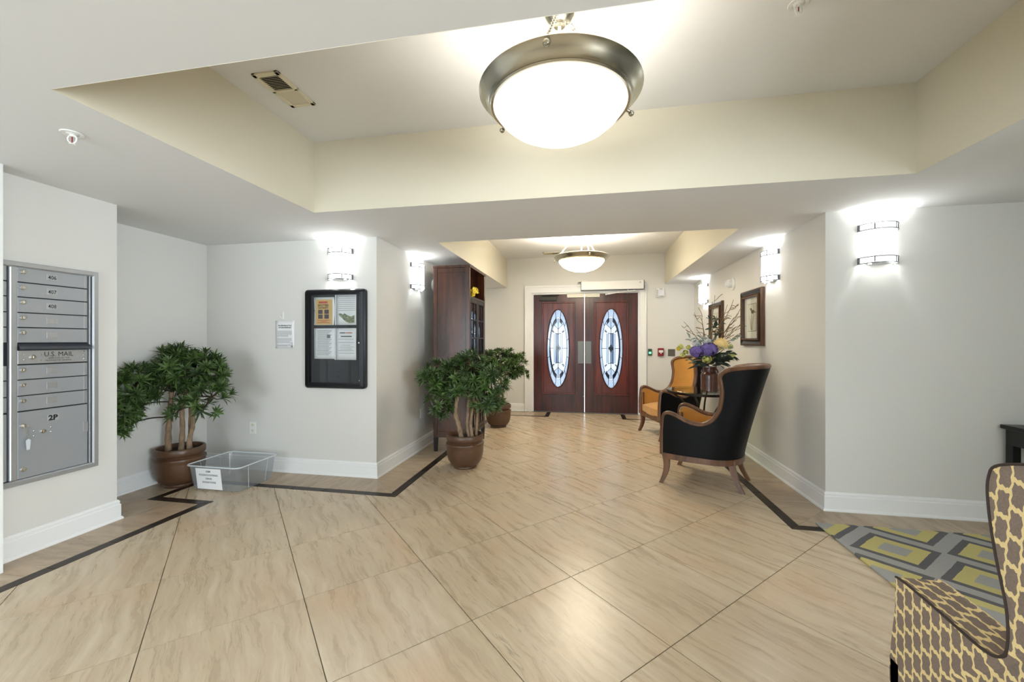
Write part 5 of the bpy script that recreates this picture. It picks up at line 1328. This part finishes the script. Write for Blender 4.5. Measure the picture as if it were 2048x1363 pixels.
for k in range(26):
    z = rnd.uniform(0.36, 0.62); sp.append(((rnd.uniform(-0.02, 0.10), rnd.uniform(-0.02, 0.06), z), (rnd.gauss(0, 1), rnd.gauss(0, 0.6)-0.3, rnd.uniform(-0.2, 0.8)), rnd.uniform(0.05, 0.085), rnd.uniform(0.014, 0.022)))
leaves('upright_sprigs', sp, 'darkleaf')
leaves('eucalyptus_sprig', [((0.21, 0.0, 0.36), (1, -0.2, 0.5), 0.07, 0.022), ((0.255, 0.0, 0.40), (1, -0.2, 0.3), 0.07, 0.024), ((-0.20, 0.0, 0.39), (-0.5, 0, 1), 0.08, 0.016), ((-0.18, 0.0, 0.36), (-1, 0, 0.3), 0.08, 0.016)], 'sage')
b = MB()
for (ex, ez, n) in ((0.02, 0.80, 1), (0.06, 0.86, 1), (0.20, 0.76, 1), (0.28, 0.82, 1), (0.33, 0.74, 1), (0.30, 0.66, 1), (0.34, 0.56, 1), (0.26, 0.52, 1), (-0.10, 0.74, 1), (-0.16, 0.68, 1), (-0.28, 0.58, 1), (0.14, 0.70, 1), (0.24, 0.62, 1), (0.33, 0.46, 1)):
    P = [(0.0+ex*0.05, 0.0, 0.10)]; st = 7; yy = rnd.uniform(-0.04, 0.08)
    for k in range(1, st+1):
        q = k/st; P.append((ex*q**1.25+rnd.gauss(0, 0.011), yy*q+rnd.gauss(0, 0.010), 0.10+(ez-0.10)*q**0.92+rnd.gauss(0, 0.009)))
    P = spline(P, 4); m = len(P); b.tube(P, [0.0056*(1-0.66*i/m) for i in range(m)], 5)
    for k in range(3):
        i = rnd.randrange(m//2, m-3); p = Vector(P[i]); d = Vector((0.05 if ex > 0 else -0.05, rnd.gauss(0, 0.02), rnd.uniform(-0.01, 0.05)))
        b.tube(spline([p, p+d*0.5+Vector((0, 0, rnd.gauss(0, 0.012))), p+d+Vector((0, 0, rnd.gauss(0, 0.012))), p+d*1.6], 3), 0.0026, 4)
b.build('curly_willow_branches', M['twig'], o, True)

# ---- rug
o = MB().rbox(1.578, 0.35, 0.0003, 4.2, 3.212, 0.012, 0.003).build('area_rug', M['rug'])
tag(o, 'grey and yellow geometric wool rug on the tiled floor at right', 'rug')

# ---- black console against the right wall
o = thing('console_table', 'black lacquered console table at the right edge against the grey wall', 'table', (3.35, 3.345, 0))
MB().rbox(-0.475, -0.128, 0.672, 0.475, 0.128, 0.700, 0.004).build('table_top', M['black_wood'], o)
MB().rbox(-0.45, -0.118, 0.56, 0.45, 0.118, 0.672, 0.004).build('drawer_box', M['black_wood'], o)
for x in (-0.45, 0.40):
    for y in (-0.118, 0.068): MB().rbox(x, y, 0.0, x+0.05, y+0.05, 0.56, 0.003).build('leg', M['black_wood'], o)
MB().rbox(-0.44, -0.11, 0.15, 0.44, 0.11, 0.17, 0.003).build('lower_shelf', M['black_wood'], o)

# ---- trellis wing chair close to the camera (faces +y)
ZR0 = 0.0125
o = thing('wing_chair', 'brown and yellow trellis patterned wing chair on the rug near the camera', 'chair', (1.26, 0.98, ZR0))
ox, oy = 1.26, 0.98
XA = 0.883-ox                           # outer face of the near arm
def wing_side(s):
    """one side: outer panel outline (y, z) with arm, scoop and wing"""
    out = spline([(0.410, 0.19), (0.412, 0.36), (0.394, 0.50), (0.392, 0.575), (0.375, 0.592), (0.25, 0.586), (0.13, 0.576), (0.085, 0.590), (0.070, 0.625), (0.078, 0.70), (0.110, 0.80), (0.135, 0.90), (0.140, 0.965), (0.115, 1.0), (0.0, 1.03), (-0.20, 1.06)], 5)
    out = out+[(-0.36, 1.06), (-0.30, 0.19)]
    x0 = XA*s*-1; x0 = XA if s < 0 else -XA
    xi = x0+0.105*(1 if s < 0 else -1)
    flare = lambda z: (-s)*-1*0 + (0.045*max(0, (z-0.62)/0.4)*(1 if s < 0 else -1)*1.0)
    n = len(out); b = MB()
    v = [(x0+flare(z)*0.6, y, z) for (y, z) in out]+[(xi+flare(z)*0.2, y, z) for (y, z) in out]
    outer = MB().add(v[:n], [tuple(range(n))]); 
    outer.build('side_panel', M['trel_side'], o)
    inner = MB().add(v[n:], [tuple(range(n))]); inner.build('inner_side', M['trel_side'], o)
    b.add(v, [(i, i+1, n+i+1, n+i) for i in range(n-2)]); b.build('arm_top', M['trel_top'], o, True)
    w = [(x0+flare(z)*0.6, y, z) for (y, z) in out[18:-2]]
    MB().tube(w, 0.0034, 6).build('welt_cord', M['welt'], o, True)
    w = [(xi+flare(z)*0.2, y, z) for (y, z) in out[18:-2]]
    MB().tube(w, 0.005, 6).build('welt_cord', M['trel_top'], o, True)
wing_side(-1); wing_side(1)
xa, xb = XA+0.10, -XA-0.10
# back rest, seat deck, cushion, legs
b = MB(); pts = [(-0.36, 1.06), (-0.30, 0.19), (-0.20, 0.19), (-0.17, 0.45), (-0.235, 1.05), (-0.27, 1.085), (-0.33, 1.085)]
MB().prism(pts, XA+0.012, -XA-0.012, 'yz').build('backrest', M['trel_front'], o)
MB().rbox(xa, -0.25, 0.18, xb, 0.385, 0.36, 0.015).build('seat_deck', M['trel_front'], o)
MB().rbox(xa+0.003, -0.18, 0.362, xb-0.003, 0.425, 0.475, 0.035).build('seat_cushion', M['trel_front'], o, True)
MB().rbox(XA, 0.37, 0.19, -XA, 0.425, 0.35, 0.012).build('front_rail', M['trel_front'], o)
for (x, y, dy) in ((XA+0.05, 0.36, 0.0), (-XA-0.05, 0.36, 0.0), (XA+0.06, -0.25, -0.05), (-XA-0.06, -0.25, -0.05)):
    v = []
    for (q, w) in ((0, 0.018), (1, 0.028)):
        for (sx, sy) in ((-1, -1), (1, -1), (1, 1), (-1, 1)): v.append((x+sx*w, y+sy*w+dy*(1-q), 0.195*q))
    MB().add(v, [(0,3,2,1),(4,5,6,7),(0,1,5,4),(1,2,6,5),(2,3,7,6),(3,0,4,7)]).build('leg', M['black_wood'], o)
